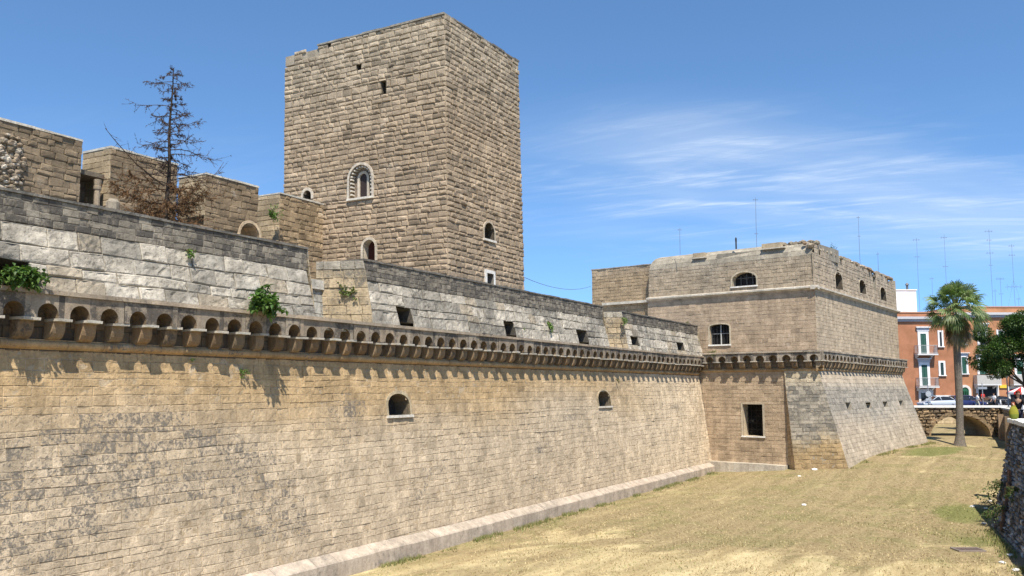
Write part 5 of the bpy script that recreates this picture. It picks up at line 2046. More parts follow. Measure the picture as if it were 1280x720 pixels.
bush('wall_plant', P, -D, 0.42, 150, 'spiky plant on the sunlit yellow cheek of the embrasure', group=gp, seed=4, hang=0.0, stems=14, cols=((0.14, 0.19, 0.06), (0.10, 0.15, 0.04), (0.2, 0.2, 0.09)), lw=0.10, wide=1.0)
P = W(-28.3, SI + 0.03, tz(344, 272, SI)[1])
bush('wall_plant', P, N, 0.5, 260, 'dense green clump high on the inner wall beside the tower', group=gp, seed=5, hang=-0.3, stems=16, cols=FRESH, lw=0.08)
P = on_plane(684, 402, W(0, -0.5, 0), N)
bush('wall_plant', P, N, 0.5, 160, 'narrow green streak of weeds hanging down the pale parapet', group=gp, seed=6, hang=1.6, stems=12, cols=FRESH, lw=0.07, wide=0.15)
P = on_plane(777, 398, W(0, -0.55, 0), N)
bush('wall_plant', P, N, 0.42, 120, 'bright weeds beside the second yellow cheek, near the bastion', group=gp, seed=7, hang=0.8, stems=9, cols=FRESH, lw=0.07, wide=0.4)
P = on_plane(652, 408, W(0, -0.5, 0), N)
bush('wall_plant', P, N, 0.22, 40, 'thin weed to the right of a square loophole in the parapet', group=gp, seed=8, hang=1.2, stems=5, cols=FRESH, lw=0.05, wide=0.2)
P = on_plane(301, 463, W(0, -0.66, 0), N)
bush('wall_plant', P, N, 0.26, 70, 'little fern just below the roll moulding, under the fig bush', group=gp, seed=9, hang=0.3, stems=8, cols=FRESH, lw=0.05)
P = on_plane(239, 449, W(0, -0.66, 0), N)
bush('wall_plant', P, N, 0.14, 26, 'tiny fern on the roll moulding left of the fig bush', group=gp, seed=10, hang=0.3, stems=5, cols=FRESH, lw=0.04)
P = on_plane(770, 474, W(0, -0.62, 0), N)
bush('wall_plant', P, N, 0.3, 40, 'faint dry weed below the cornice beside the far arched opening', group=gp, seed=11, hang=1.2, stems=5, cols=((0.2, 0.19, 0.08), (0.14, 0.16, 0.05)), lw=0.05, wide=0.2)
P = at_z(306, 716, 0.45)
bush('weed', P, N, 0.3, 70, 'green weed at the foot of the long wall, at the bottom edge', group=gp, seed=12, hang=-0.5, stems=9, cols=FRESH, lw=0.05)
P = BL(-6.3, 0.22, ZC + 0.02)
bush('wall_plant', P, NL, 0.5, 200, 'mossy weeds on the bastion cornice under the barred window', group=gp, seed=13, hang=-0.2, stems=14, wide=2.5, cols=((0.10, 0.13, 0.04), (0.13, 0.16, 0.05)), lw=0.05)
P = W(-1.2, -1.0, 8.8)
bush('wall_plant', P, N, 0.4, 130, 'pale weeds along the dark cap where the parapet meets the bastion', group=gp, seed=14, hang=-0.3, stems=12, wide=2.5, cols=((0.13, 0.15, 0.06), (0.16, 0.18, 0.07)), lw=0.05)
P = BRt(6.6, -1.0, 13.35)
bush('roof_plant', P, (NR + Z).normalized(), 0.75, 330, 'green shrub sprouting from the broken crown of the bastion', group=gp, seed=15, hang=-0.6, stems=18, wide=1.8, lw=0.08)
# weeds on the near retaining wall and at its foot
for i, (u, v, s, lab) in enumerate(((1.3, 2.7, 0.55, 'dark green weeds near the top of the boulder wall, at its far corner'), (2.4, 1.6, 0.6, 'green weeds halfway up the boulder wall beside the brick strip'), (4.6, 2.9, 0.5, 'weeds under the white coping of the boulder wall'), (0.5, 1.0, 0.5, 'weeds low on the far corner of the boulder wall'))):
    bush('wall_plant', pN.at(u, v, 0.12), pN.n, s, 150, lab, group=gp, seed=20 + i, hang=0.5, stems=12, wide=0.8, cols=((0.05, 0.085, 0.02), (0.08, 0.12, 0.03)), lw=0.07)
P = Vector((21.0, 38.0, ground_z(21, 38)))
bush('weed', P, Vector((-0.8, -0.5, 0.3)).normalized(), 1.3, 420, 'tall dark weeds in the corner behind the boulder wall', group=gp, seed=30, hang=-0.5, stems=22, wide=1.0, lw=0.12, cols=((0.04, 0.075, 0.018), (0.07, 0.11, 0.025)))


# dead conifer behind the parapet
def dead_conifer():
    r = random.Random(5)
    tt, _ = tz(208, 270, -4.6)
    base = W(tt, -4.6, 7.95)
    top = W(tz(212, 84, -4.6)[0], -4.6, tz(212, 84, -4.6)[1])
    H = top.z - base.z
    t = thing('dead_conifer', base, 'bare dead conifer with rusty drooping lower boughs, behind the parapet', 'tree')
    mb = MB()
    pts = [base + Vector((0.02 * math.sin(i * 1.3), 0.02 * math.cos(i), 0)) + Z * (H * i / 12) for i in range(13)]
    mb.tube(pts, [0.085 * (1 - 0.92 * i / 12) + 0.006 for i in range(13)], (0.045, 0.036, 0.03), 7)
    mb.build('trunk', M_BARK, t)
    br, nd = MB(), MB()
    tocam = Vector((-base.x, -base.y, 0)).normalized()
    sidev = Vector((-tocam.y, tocam.x, 0))
    zv = 8.9
    n = 92
    for i in range(n):
        f = i / (n - 1)
        z = zv + (base.z + H - 0.05 - zv) * f
        a = i * 2.399 + r.uniform(-0.4, 0.4)
        h = (z - zv) / (base.z + H - zv)
        L = (1.35 * (1 - h) ** 0.5 + 0.2) * r.choice([0.4, 0.6, 0.85, 1.2, 1.35])
        if 0.42 < h < 0.52:
            L *= 0.75
        d = Vector((math.cos(a), math.sin(a), 0.35 if h > 0.3 else 0.12))
        p = Vector((base.x, base.y, z))
        col = (0.08, 0.06, 0.048) if h > 0.34 else (0.085, 0.055, 0.033)
        pp = [p]
        cur = p.copy()
        droop = 0.20 if h > 0.3 else 0.25
        for q in range(5):
            d = (d.normalized() + Z * (-droop if q < 3 else droop * 1.2) + rdir(r) * 0.13).normalized()
            cur = cur + d * (L / 5)
            pp.append(cur.copy())
        br.tube(pp, [0.018 * (1 - 0.16 * q) * (0.6 + 0.6 * (1 - h)) for q in range(6)], col, 4, False)
        # side twigs
        for q in range(int(10 + 22 * (1 - h))):
            g = 0.2 + 0.8 * r.random()
            k = min(4, int(g * 5))
            o = pp[k].lerp(pp[k + 1], g * 5 - k)
            ld = (pp[k + 1] - pp[k]).normalized()
            td = (ld * 0.6 + rdir(r) * 0.8 - Z * 0.25).normalized()
            tl = L * r.uniform(0.12, 0.32)
            e = o + td * tl
            br.tube([o, o + td * tl * 0.5 - Z * 0.01, e], [0.006, 0.004, 0.002], col, 3, False)
            dense = 4.5 if h < 0.36 else 0.9
            for w in range(int(9 * dense * (0.6 + h * 0.4) + r.random())):
                s = o.lerp(e, r.random())
                v = (td + rdir(r) * 0.9).normalized() * r.uniform(0.04, 0.085)
                b_ = v.cross(rdir(r)).normalized() * 0.008
                cc = jig((0.17, 0.10, 0.052) if h < 0.36 else (0.075, 0.053, 0.042), 0.3, r)
                nd.poly([s - b_, s + b_, s + v], cc)
    # a few long boughs seen against the wall and the sky
    for (x1, y1, x0, y0, sg) in ((132, 160, 206, 232, 0), (140, 228, 206, 255, 1), (258, 238, 210, 268, 1), (152, 262, 207, 262, 1), (250, 226, 210, 262, 1)):
        A = W(tz(x0, y0, -4.6)[0], -4.6, tz(x0, y0, -4.6)[1])
        B = W(tz(x1, y1, -4.4)[0], -4.4, tz(x1, y1, -4.4)[1])
        pts = []
        for q in range(9):
            f = q / 8
            pts.append(A.lerp(B, f) - Z * (0.16 * math.sin(math.pi * f)) + rdir(r) * 0.012)
        br.tube(pts, [0.026 * (1 - 0.09 * q) for q in range(9)], (0.07, 0.05, 0.036), 5, False)
        for q in range(110 if sg else 24):
            f = 0.1 + 0.9 * r.random()
            k = min(7, int(f * 8))
            o = pts[k].lerp(pts[k + 1], f * 8 - k)
            td = ((B - A).normalized() * 0.5 + rdir(r) * 0.8 - Z * 0.4).normalized()
            tl = r.uniform(0.12, 0.36)
            br.tube([o, o + td * tl], [0.005, 0.002], (0.08, 0.055, 0.036), 3, False)
            for w in range(22 if sg else 2):
                s = o + td * tl * r.random()
                v = (td + rdir(r) * 0.9).normalized() * r.uniform(0.04, 0.09)
                b_ = v.cross(rdir(r)).normalized() * 0.0065
                nd.poly([s - b_, s + b_, s + v], jig((0.16, 0.092, 0.045), 0.3, r))
    br.build('branches', M_BARK, t)
    nd.build('dried_foliage', M_DRY, t)


dead_conifer()


def palm():
    r = random.Random(9)
    base = at_y(1200, 559, 63.5)
    base.z = ground_z(base.x, base.y) - 0.03
    top = at_y(1195.5, 396, 63.5)
    t = thing('fan_palm', base, 'tall fan palm with smooth grey trunk and a skirt of dead leaves', 'palm tree')
    mb = MB()
    pts, rad = [], []
    for i in range(26):
        f = i / 25
        p = base.lerp(top, f) + Vector((0.05 * math.sin(f * 5), 0, 0))
        pts.append(p)
        rad.append((0.215 + 0.24 * math.exp(-f * 16) + 0.03 * math.sin(f * 3)) * (1 + 0.025 * (i % 2)))
    mb.tube(pts, rad, (0.15, 0.13, 0.105), 14)
    mb.build('trunk', M_BARK, t)
    crown = MB()
    skirt = MB()
    C0 = top + Z * 0.55

    def fan(mb, hub, d, up, R_, c, droop, nb=20, spread=2.3):
        d = d.normalized()
        s = d.cross(up).normalized()
        n = s.cross(d).normalized()
        tw = r.uniform(-1.0, 1.0)
        s, n = s * math.cos(tw) + n * math.sin(tw), n * math.cos(tw) - s * math.sin(tw)
        for k in range(nb):
            a = (k / (nb - 1) - 0.5) * spread
            dv = d * math.cos(a) + s * math.sin(a)
            L = R_ * (1 - 0.25 * abs(a) / spread * 2) * r.uniform(0.85, 1.08)
            wv = s * math.cos(a) - d * math.sin(a)
            w = R_ * 0.04
            p1 = hub + dv * L * 0.55 + n * (0.03 * (-1) ** k)
            p2 = hub + dv * L * 0.85 - Z * droop * L * 0.35
            p3 = hub + dv * L - Z * droop * L * r.uniform(0.5, 1.1)
            i = [mb.vert(q) for q in (hub, p1 - wv * w, p1 + wv * w, p2 - wv * w * 0.55, p2 + wv * w * 0.55, p3)]
            cc = jig(c, 0.15, r)
            mb.face((i[0], i[1], i[2]), cc)
            mb.face((i[1], i[3], i[4], i[2]), cc)
            mb.face((i[3], i[5], i[4]), cc)
    for i in range(64):
        f = i / 63
        el = R(88 - 116 * f) + r.uniform(-0.12, 0.12)
        a = i * 2.3999 + r.uniform(-0.2, 0.2)
        d = Vector((math.cos(a) * math.cos(el), math.sin(a) * math.cos(el), math.sin(el)))
        pl_ = r.uniform(1.0, 1.35)
        hub = C0 + d * pl_ - Z * (0.1 + 0.2 * (1 - math.sin(max(el, -1)))) * 0.5
        crown.tube([C0 + d * 0.15, C0 + d * pl_ * 0.6 + Z * 0.04, hub], [0.03, 0.022, 0.014], (0.16, 0.19, 0.06), 4, False)
        up = Z if abs(d.z) < 0.9 else Vector((1, 0, 0))
        c = r.choice([(0.14, 0.20, 0.07), (0.19, 0.25, 0.10), (0.27, 0.31, 0.16), (0.10, 0.15, 0.05)])
        fan(crown, hub, d - Z * 0.1, up, r.uniform(0.95, 1.3), c, 0.22 + 0.38 * f, 22, 2.5)
    for i in range(46):
        a = i * 2.3999
        zz = -0.15 - 1.15 * (i / 45)
        d = Vector((math.cos(a), math.sin(a), -1.3 - r.uniform(0, 1.2))).normalized()
        o = top + Z * (zz + 0.45)
        hub = o + d * r.uniform(0.35, 0.65) + Vector((math.cos(a), math.sin(a), 0)) * 0.18
        skirt.tube([o, hub], [0.025, 0.012], (0.2, 0.13, 0.06), 4, False)
        fan(skirt, hub, d, Vector((math.cos(a), math.sin(a), 0.2)), r.uniform(0.7, 1.1), r.choice([(0.24, 0.17, 0.09), (0.3, 0.22, 0.12), (0.17, 0.115, 0.06), (0.15, 0.14, 0.06)]), 0.6, 14, 1.5)
    crown.build('crown', M_LEAF, t)
    skirt.build('dead_skirt', M_LEAF, t)


palm()


def street_tree():
    r = random.Random(21)
    Yt = 82.0
    c0 = at_y(1272, 436, Yt)
    base = Vector((c0.x + 0.6, Yt, STREET_Z))
    t = thing('leafy_tree', base, 'dense dark green street tree in front of the orange house, at the right edge', 'tree')
    mb = MB()
    mb.tube([base, base + Z * 1.2, base + Vector((-0.1, 0, 2.6)), base + Vector((-0.3, 0, 4.2))], [0.24, 0.19, 0.17, 0.12], (0.10, 0.08, 0.06), 8)
    for a in range(7):
        d = Vector((math.cos(a * 0.9), math.sin(a * 0.9), 0.7))
        o = base + Vector((-0.1, 0, 2.5))
        mb.tube([o, o + d * 1.2, o + d * 2.6 + Z * 0.4], [0.10, 0.07, 0.03], (0.10, 0.08, 0.06), 6)
    mb.build('trunk', M_BARK, t)
    lf = MB()
    cl = []
    spec = [(1238, 418, .95), (1252, 407, 1.0), (1268, 404, 1.1), (1284, 402, 1.1), (1232, 440, .9), (1246, 436, 1.2), (1262, 430, 1.4), (1280, 428, 1.4), (1229, 457, .6), (1241, 458, .9), (1256, 455, 1.0), (1274, 452, 1.1),
            (1290, 446, 1.3), (1300, 425, 1.4), (1247, 466, .5), (1262, 465, .55), (1226, 448, .5), (1310, 450, 1.2)]
    for x, y, q in spec:
        for k in range(2):
            p = at_y(x, y, Yt)
            cl.append((p + Vector((r.uniform(-0.3, 0.3), r.uniform(-2.2, 2.2), r.uniform(-0.2, 0.2))), q * r.uniform(0.8, 1.1)))
    for p, q in cl:
        for i in range(int(1150 * q * q)):
            d = rdir(r)
            o = p + Vector((d.x, d.y, d.z * 0.8)) * q * r.uniform(0.35, 1.08) ** 0.6
            c = jig(r.choice([(0.045, 0.085, 0.02), (0.06, 0.11, 0.025), (0.09, 0.15, 0.035), (0.035, 0.065, 0.016)]), 0.2, r)
            leaf(lf, o, d + rdir(r) * 0.8, Z, r.uniform(0.13, 0.22), r.uniform(0.09, 0.14), c)
    lf.build('crown', M_LEAF, t)


street_tree()


# dry mown grass: short stubble and straw over the sunlit lawn, one mass nobody could count
def stubble():
    r = random.Random(3)
    mb = MB()
    n = 0
    while n < 46000:
        Y = 16 + 56 * r.random() ** 1.6
        x = r.uniform(-0.12 * Y - 4, 0.66 * Y)
        v = Vector((x, Y, 0))
        s = (v - Tf).dot(N)
        if s < 0.45:
            continue
        if x > 9.6 + (Y - 13.5) * 0.405 and Y < 37:
            continue
        if Y >= 37 and (x - 19.8) > (Y - 37.4) * 0.56:
            continue
        t = (v - Tf).dot(D)
        if t > -8 and (v - KW).dot(NL) < 1.3 and (v - KW).dot(NR) < 2.6:
            continue
        dens = 0.5 + 0.9 * fbm(x * 0.25, Y * 0.25, 3.0) + 0.5 * fbm(x * 1.2, Y * 1.2, 7.0)
        if r.random() > dens:
            continue
        n += 1
        z = ground_z(x, Y)
        h = r.uniform(0.02, 0.075)
        a = r.uniform(0, 6.28)
        w = r.uniform(0.008, 0.02)
        gr = max(0.0, min(1, 1.6 * fbm(x * 0.42, Y * 0.42, 21.0) + (0.7 if s < 1.3 else 0)))
        for gx, gy, gr_ in ((18.0, 36.0, 3.2), (15.6, 30.0, 1.8), (26.2, 55.5, 5.0), (23.5, 52.5, 3.5), (29, 58, 3.5)):
            gr = max(gr, 1.5 - ((x - gx) ** 2 + (Y - gy) ** 2) / gr_ ** 2)
        if r.random() < gr * 0.6:
            c = jig((0.20, 0.21, 0.075), 0.25, r)
        else:
            c = jig(r.choice([(0.42, 0.33, 0.18), (0.34, 0.262, 0.14), (0.47, 0.375, 0.21)]), 0.15, r)
        b = Vector((math.cos(a) * w, math.sin(a) * w, 0))
        tip = Vector((r.uniform(-1, 1) * 0.06, r.uniform(-1, 1) * 0.06, h))
        o = Vector((x, Y, z - 0.005))
        mb.poly([o - b, o + b, o + tip], c)
    for i in range(5200):
        # ranker growth along the foot of the walls
        q = r.random()
        if q < 0.6:
            t = -36 + 36 * r.random()
            o = W(t, 0.36 + abs(r.gauss(0, 0.16)), 0)
        elif q < 0.8:
            o = Vector((10.2, 13.6, 0)).lerp(Vector((17.25, 32.4, 0)), r.uniform(0.5, 1.0)) + Vector((-abs(r.gauss(0, 0.3)) - 0.1, 0, 0))
        else:
            f = r.random()
            o = Bk.lerp(Ck, f) + NR * (0.05 + abs(r.gauss(0, 0.25)))
        if fbm(o.x * 0.5, o.y * 0.5, 31.0) < -0.02:
            continue
        z = ground_z(o.x, o.y)
        o = Vector((o.x, o.y, z - 0.01))
        for k in range(3):
            a = r.uniform(0, 6.28)
            w = 0.012
            b = Vector((math.cos(a) * w, math.sin(a) * w, 0))
            tip = Vector((r.uniform(-1, 1) * 0.07, r.uniform(-1, 1) * 0.07, r.uniform(0.05, 0.17)))
            mb.poly([o - b, o + b, o + tip], jig(r.choice([(0.13, 0.16, 0.045), (0.2, 0.2, 0.08), (0.3, 0.26, 0.12)]), 0.2, r))
    o = mb.build('dry_grass', M_DRY)
    o['kind'] = 'stuff'


stubble()

# ------------------------------------------------------------------ small things lying in the moat
r = random.Random(8)
for i, (x, y, s, lab) in enumerate(((1005, 632, 0.13, 'flat white stone lying alone in the middle of the dry lawn'), (999, 596, 0.12, 'small white litter on the lawn in front of the spur'), (1018, 588, 0.2, 'pale flat slab at the foot of the grey spur'),
                                    (1216, 634, 0.13, 'largest white stone in the green patch by the boulder wall'), (1232, 636, 0.10, 'middle white stone in the green patch by the boulder wall'), (1237, 627, 0.11, 'upper right white stone of the green patch'),
                                    (1230, 655, 0.1, 'lowest white stone of the green patch by the boulder wall'), (1263, 695, 0.12, 'pale stone on bare earth below the boulder wall'), (1253, 704, 0.1, 'left pale stone on the bare earth at the bottom right'), (1270, 714, 0.12, 'lowest pale stone at the bottom right corner'))):
    p = at_z(x, y, 0.0)
    for _ in range(6):
        p = at_z(x, y, ground_z(p.x, p.y))
    mb = MB()
    rock(mb, p + Z * s * 0.25, s, (0.66, 0.64, 0.6, 0.0), r, 0.45)
    mb.single('stone', M_TRIM, p, lab, 'stone', 'loose pale stones on the moat floor')
p = at_z(1210, 688, 0.0)
for _ in range(6):
    p = at_z(1210, 688, ground_z(p.x, p.y))
DC = thing('drain_cover', p, 'rusty rectangular drain cover set in the dry grass at the lower right', 'drain cover')
mb = MB()
for dx0, dx1, dy0, dy1 in ((-0.42, 0.42, -0.3, -0.25), (-0.42, 0.42, 0.25, 0.3), (-0.42, -0.37, -0.25, 0.25), (0.37, 0.42, -0.25, 0.25)):
    mb.cbox(p.x + dx0, p.x + dx1, p.y + dy0, p.y + dy1, p.z - 0.05, p.z + 0.05, (0.3, 0.25, 0.21))
mb.build('frame', M_METAL, DC)
mb = MB()
for i in range(13):
    x = p.x - 0.35 + 0.7 * i / 12
    mb.cbox(x - 0.018, x + 0.018, p.y - 0.25, p.y + 0.25, p.z - 0.03, p.z + 0.035, (0.22, 0.15, 0.11))
mb.cbox(p.x - 0.37, p.x + 0.37, p.y - 0.25, p.y + 0.25, p.z - 0.04, p.z - 0.031, (0.05, 0.04, 0.035))
mb.build('grate', M_METAL, DC)

# ------------------------------------------------------------------ street life
def car(loc, rot, paint, label, length=3.9, height=1.42, estate=False):
    t = thing('parked_car', loc, label, 'car', 'cars parked along the street')
    M4 = Matrix.Translation(Vector(loc)) @ Matrix.Rotation(rot, 4, 'Z')
    T = lambda x, y, z: M4 @ Vector((x, y, z))
    L, Hh = length / 2, height
    # (x, half width, bottom, shoulder height) front is -x
    st = [(-L, .60, .42, .62), (-L + .08, .74, .26, .70), (-L + .5, .81, .2, .80), (-L + 1.0, .84, .2, .90), (-L + 1.6, .85, .2, .93), (0.3, .85, .2, .95), (L - .9, .85, .2, .97), (L - .3, .82, .22, .98), (L - .05, .76, .3, .92), (L, .66, .42, .8)]
    mb = MB()
    rings = []
    for x, w, zb, zs in st:
        zm = zb + (zs - zb) * 0.6
        prof = [(-w * .82, zb), (-w, zb + .12), (-w * 1.015, zm), (-w * .95, zs - .03), (-w * .8, zs), (w * .8, zs), (w * .95, zs - .03), (w * 1.015, zm), (w, zb + .12), (w * .82, zb)]
        rings.append([mb.vert(T(x, y, z)) for y, z in prof])
    n = len(rings[0])
    for i in range(len(rings) - 1):
        for k in range(n):
            k2 = (k + 1) % n
            mb.face((rings[i][k], rings[i][k2], rings[i + 1][k2], rings[i + 1][k]), paint)
    mb.face(rings[0][::-1], paint)
    mb.face(rings[-1], paint)
    # roof and pillars
    xr0, xr1 = -L + 1.75, (L - .25 if estate else L - .75)
    xb0, xb1 = -L + 1.0, (L - .06 if estate else L - .2)
    roof = [(xr0, .56, Hh - .05), (xr0 + .25, .62, Hh), (xr1 - .3, .62, Hh), (xr1, .56, Hh - .06)]
    rr = []
    for x, w, z in roof:
        rr.append([mb.vert(T(x, y, zz)) for y, zz in ((-w, z - .06), (-w * .8, z), (w * .8, z), (w, z - .06))])
    for i in range(3):
        for k in range(3):
            mb.face((rr[i][k], rr[i][k + 1], rr[i + 1][k + 1], rr[i + 1][k]), paint)
    for s in (-1, 1):
        for xa, xbm in ((xb0, xr0), (xb1, xr1), (0.15, 0.05)):
            mb.tube([T(xa, s * .78, .93), T(xbm, s * .57, Hh - .08)], .045, paint, 5)
    body = mb.build('body', M_PAINT, t, True)
    mb = MB()
    gl = (0.018, 0.02, 0.022)
    for s in (-1, 1):
        for xa, xc, xd, xe in ((xb0 + .1, 0.1, 0.02, xr0 + .05), (0.2, xb1 - .1, xr1 - .05, 0.1)):
            mb.poly([T(xa, s * .77, .95), T(xc, s * .77, .95), T(xd, s * .575, Hh - .1), T(xe, s * .575, Hh - .1)][::s], gl)
    mb.poly([T(xb0, .74, .93), T(xb0, -.74, .93), T(xr0, -.54, Hh - .07), T(xr0, .54, Hh - .07)], gl)
    mb.poly([T(xb1, -.74, .95), T(xb1, .74, .95), T(xr1, .54, Hh - .08), T(xr1, -.54, Hh - .08)], gl)
    mb.build('window', M_GLASS, t)
    for x in (-L + .72, L - .7):
        for s in (-1, 1):
            w = MB()
            prof = [(.22, -.09), (.29, -.085), (.305, -.05), (.305, .05), (.29, .085), (.22, .09)]
            rg = [[w.vert(T(x + q * math.cos(a * math.pi / 8), s * .76 + y, .305 + q * math.sin(a * math.pi / 8))) for a in range(16)] for q, y in prof]
            for i in range(5):
                for k in range(16):
                    w.face((rg[i][k], rg[i][(k + 1) % 16], rg[i + 1][(k + 1) % 16], rg[i + 1][k]), (0.02, 0.02, 0.02))
            wo = w.build('wheel', M_RUBBER, t)
            w = MB()
            for y in (-.07, .07):
                w.poly([T(x + .225 * math.cos(a * math.pi / 8), s * .76 + y, .305 + .225 * math.sin(a * math.pi / 8)) for a in range(16)], (0.35, 0.35, 0.36))
            w.build('rim', M_METAL, wo)
    for s in (-1, 1):
        mb = MB()
        mb.box(T(-L + .0, s * .62 - .14, .56), T(-L + .12, s * .62 - .14, .56) - T(-L, s * .62 - .14, .56), T(-L, s * .62 + .14, .56) - T(-L, s * .62 - .14, .56), Z * .13, (0.75, 0.75, 0.72))
        mb.build('headlight', M_GLASS, t)
        mb = MB()
        mb.box(T(L - .12, s * .66 - .1, .68), T(L + .005, 0, 0) - T(L - .12, 0, 0), T(0, .2, 0) - T(0, 0, 0), Z * .2, (0.35, 0.02, 0.02))
        mb.build('tail_light', M_GLASS, t)
    return t


def car_px(x, Y, rot, paint, label, **k):
    p = at_y(x, 505, Y)
    return car((p.x, Y, STREET_Z), rot, paint, label, **k)


car_px(1171, 99.0, R(4), (0.42, 0.46, 0.52), 'silver blue hatchback parked beside the palm trunk')
car_px(1209, 99.4, R(184), (0.018, 0.025, 0.09), 'dark blue car parked in front of the arched green door', height=1.5, estate=True)
car_px(1241, 100.4, R(3), (0.015, 0.015, 0.017), 'black car parked before the wide dark shop opening')


def scooter(x, Y, rot, c, label):
    p = at_y(x, 505, Y)
    loc = Vector((p.x, Y, STREET_Z))
    t = thing('motor_scooter', loc, label, 'scooter', 'scooters parked in a row')
    M4 = Matrix.Translation(loc) @ Matrix.Rotation(rot, 4, 'Z')
    T = lambda x, y, z: M4 @ Vector((x, y, z))
    for xx in (-.6, .58):
        w = MB()
        rg = [[w.vert(T(xx + q * math.cos(a * math.pi / 7), y, .23 + q * math.sin(a * math.pi / 7))) for a in range(14)] for q, y in ((.1, -.05), (.22, -.055), (.235, 0), (.22, .055), (.1, .05))]
        for i in range(4):
            for k in range(14):
                w.face((rg[i][k], rg[i][(k + 1) % 14], rg[i + 1][(k + 1) % 14], rg[i + 1][k]), (0.02, 0.02, 0.02))
        w.build('wheel', M_RUBBER, t)
    mb = MB()
    mb.tube([T(-.6, 0, .3), T(-.48, 0, .75), T(-.42, 0, 1.0)], [.07, .09, .06], c, 8)
    mb.tube([T(-.45, 0, .62), T(-.3, 0, .32), T(.1, 0, .28), T(.3, 0, .5), T(.75, 0, .66)], [.1, .13, .14, .2, .1], c, 8)
    mb.build('body', M_PAINT, t, True)
    mb = MB()
    mb.tube([T(.05, 0, .74), T(.3, 0, .8), T(.72, 0, .8)], [.08, .13, .09], (0.02, 0.02, 0.02), 8)
    mb.build('seat', M_RUBBER, t)
    mb = MB()
    mb.tube([T(-.38, -.32, 1.06), T(-.44, 0, 1.0), T(-.38, .32, 1.06)], .02, (0.1, 0.1, 0.1), 6)
    for s in (-1, 1):
        mb.tube([T(-.42, s * .2, 1.04), T(-.45, s * .24, 1.25)], .012, (0.1, 0.1, 0.1), 5)
    mb.build('handlebar', M_METAL, t)


scooter(1250, 98.2, R(68), (0.5, 0.5, 0.5), 'grey scooter, left one of the pair by the lamp post')
scooter(1256, 98.0, R(75), (0.03, 0.03, 0.035), 'black scooter, right one of the pair by the lamp post')
scooter(1273, 97.9, R(70), (0.35, 0.03, 0.02), 'red scooter near the red and white parasol')


def skin_mesh(verts, edges, radii, root=0, sub=1):
    me = bpy.data.meshes.new("skeleton")
    me.from_pydata(verts, edges, [])
    ob = bpy.data.objects.new("skeleton", me)
    COL.objects.link(ob)
    ob.modifiers.new("skin", 'SKIN').use_smooth_shade = True
    if not me.skin_vertices:
        bm = bmesh.new()
        bm.from_mesh(me)
        bm.verts.layers.skin.verify()
        bm.to_mesh(me)
        bm.free()
    for i, r_ in enumerate(radii):
        sv = me.skin_vertices[0].data[i]
        sv.radius = r_ if isinstance(r_, tuple) else (r_, r_)
        sv.use_root = (i == root)
    if sub:
        m = ob.modifiers.new("sub", 'SUBSURF')
        m.levels = sub
        m.render_levels = sub
    dg = bpy.context.evaluated_depsgraph_get()
    out = bpy.data.meshes.new_from_object(ob.evaluated_get(dg))
    bpy.data.objects.remove(ob)
    bpy.data.meshes.remove(me)
    return out


def paint(me, fn, mat):
    for a in [a for a in me.attributes if a.name == 'col']:
        me.attributes.remove(a)
    at = me.attributes.new("col", 'FLOAT_COLOR', 'CORNER')
    buf = []
    for p in me.polygons:
        buf.extend(list(fn(p.center)) * p.loop_total)
    at.data.foreach_set("color", buf)
    me.materials.clear()
    me.materials.append(mat)
    me.polygons.foreach_set("use_smooth", [True] * len(me.polygons))


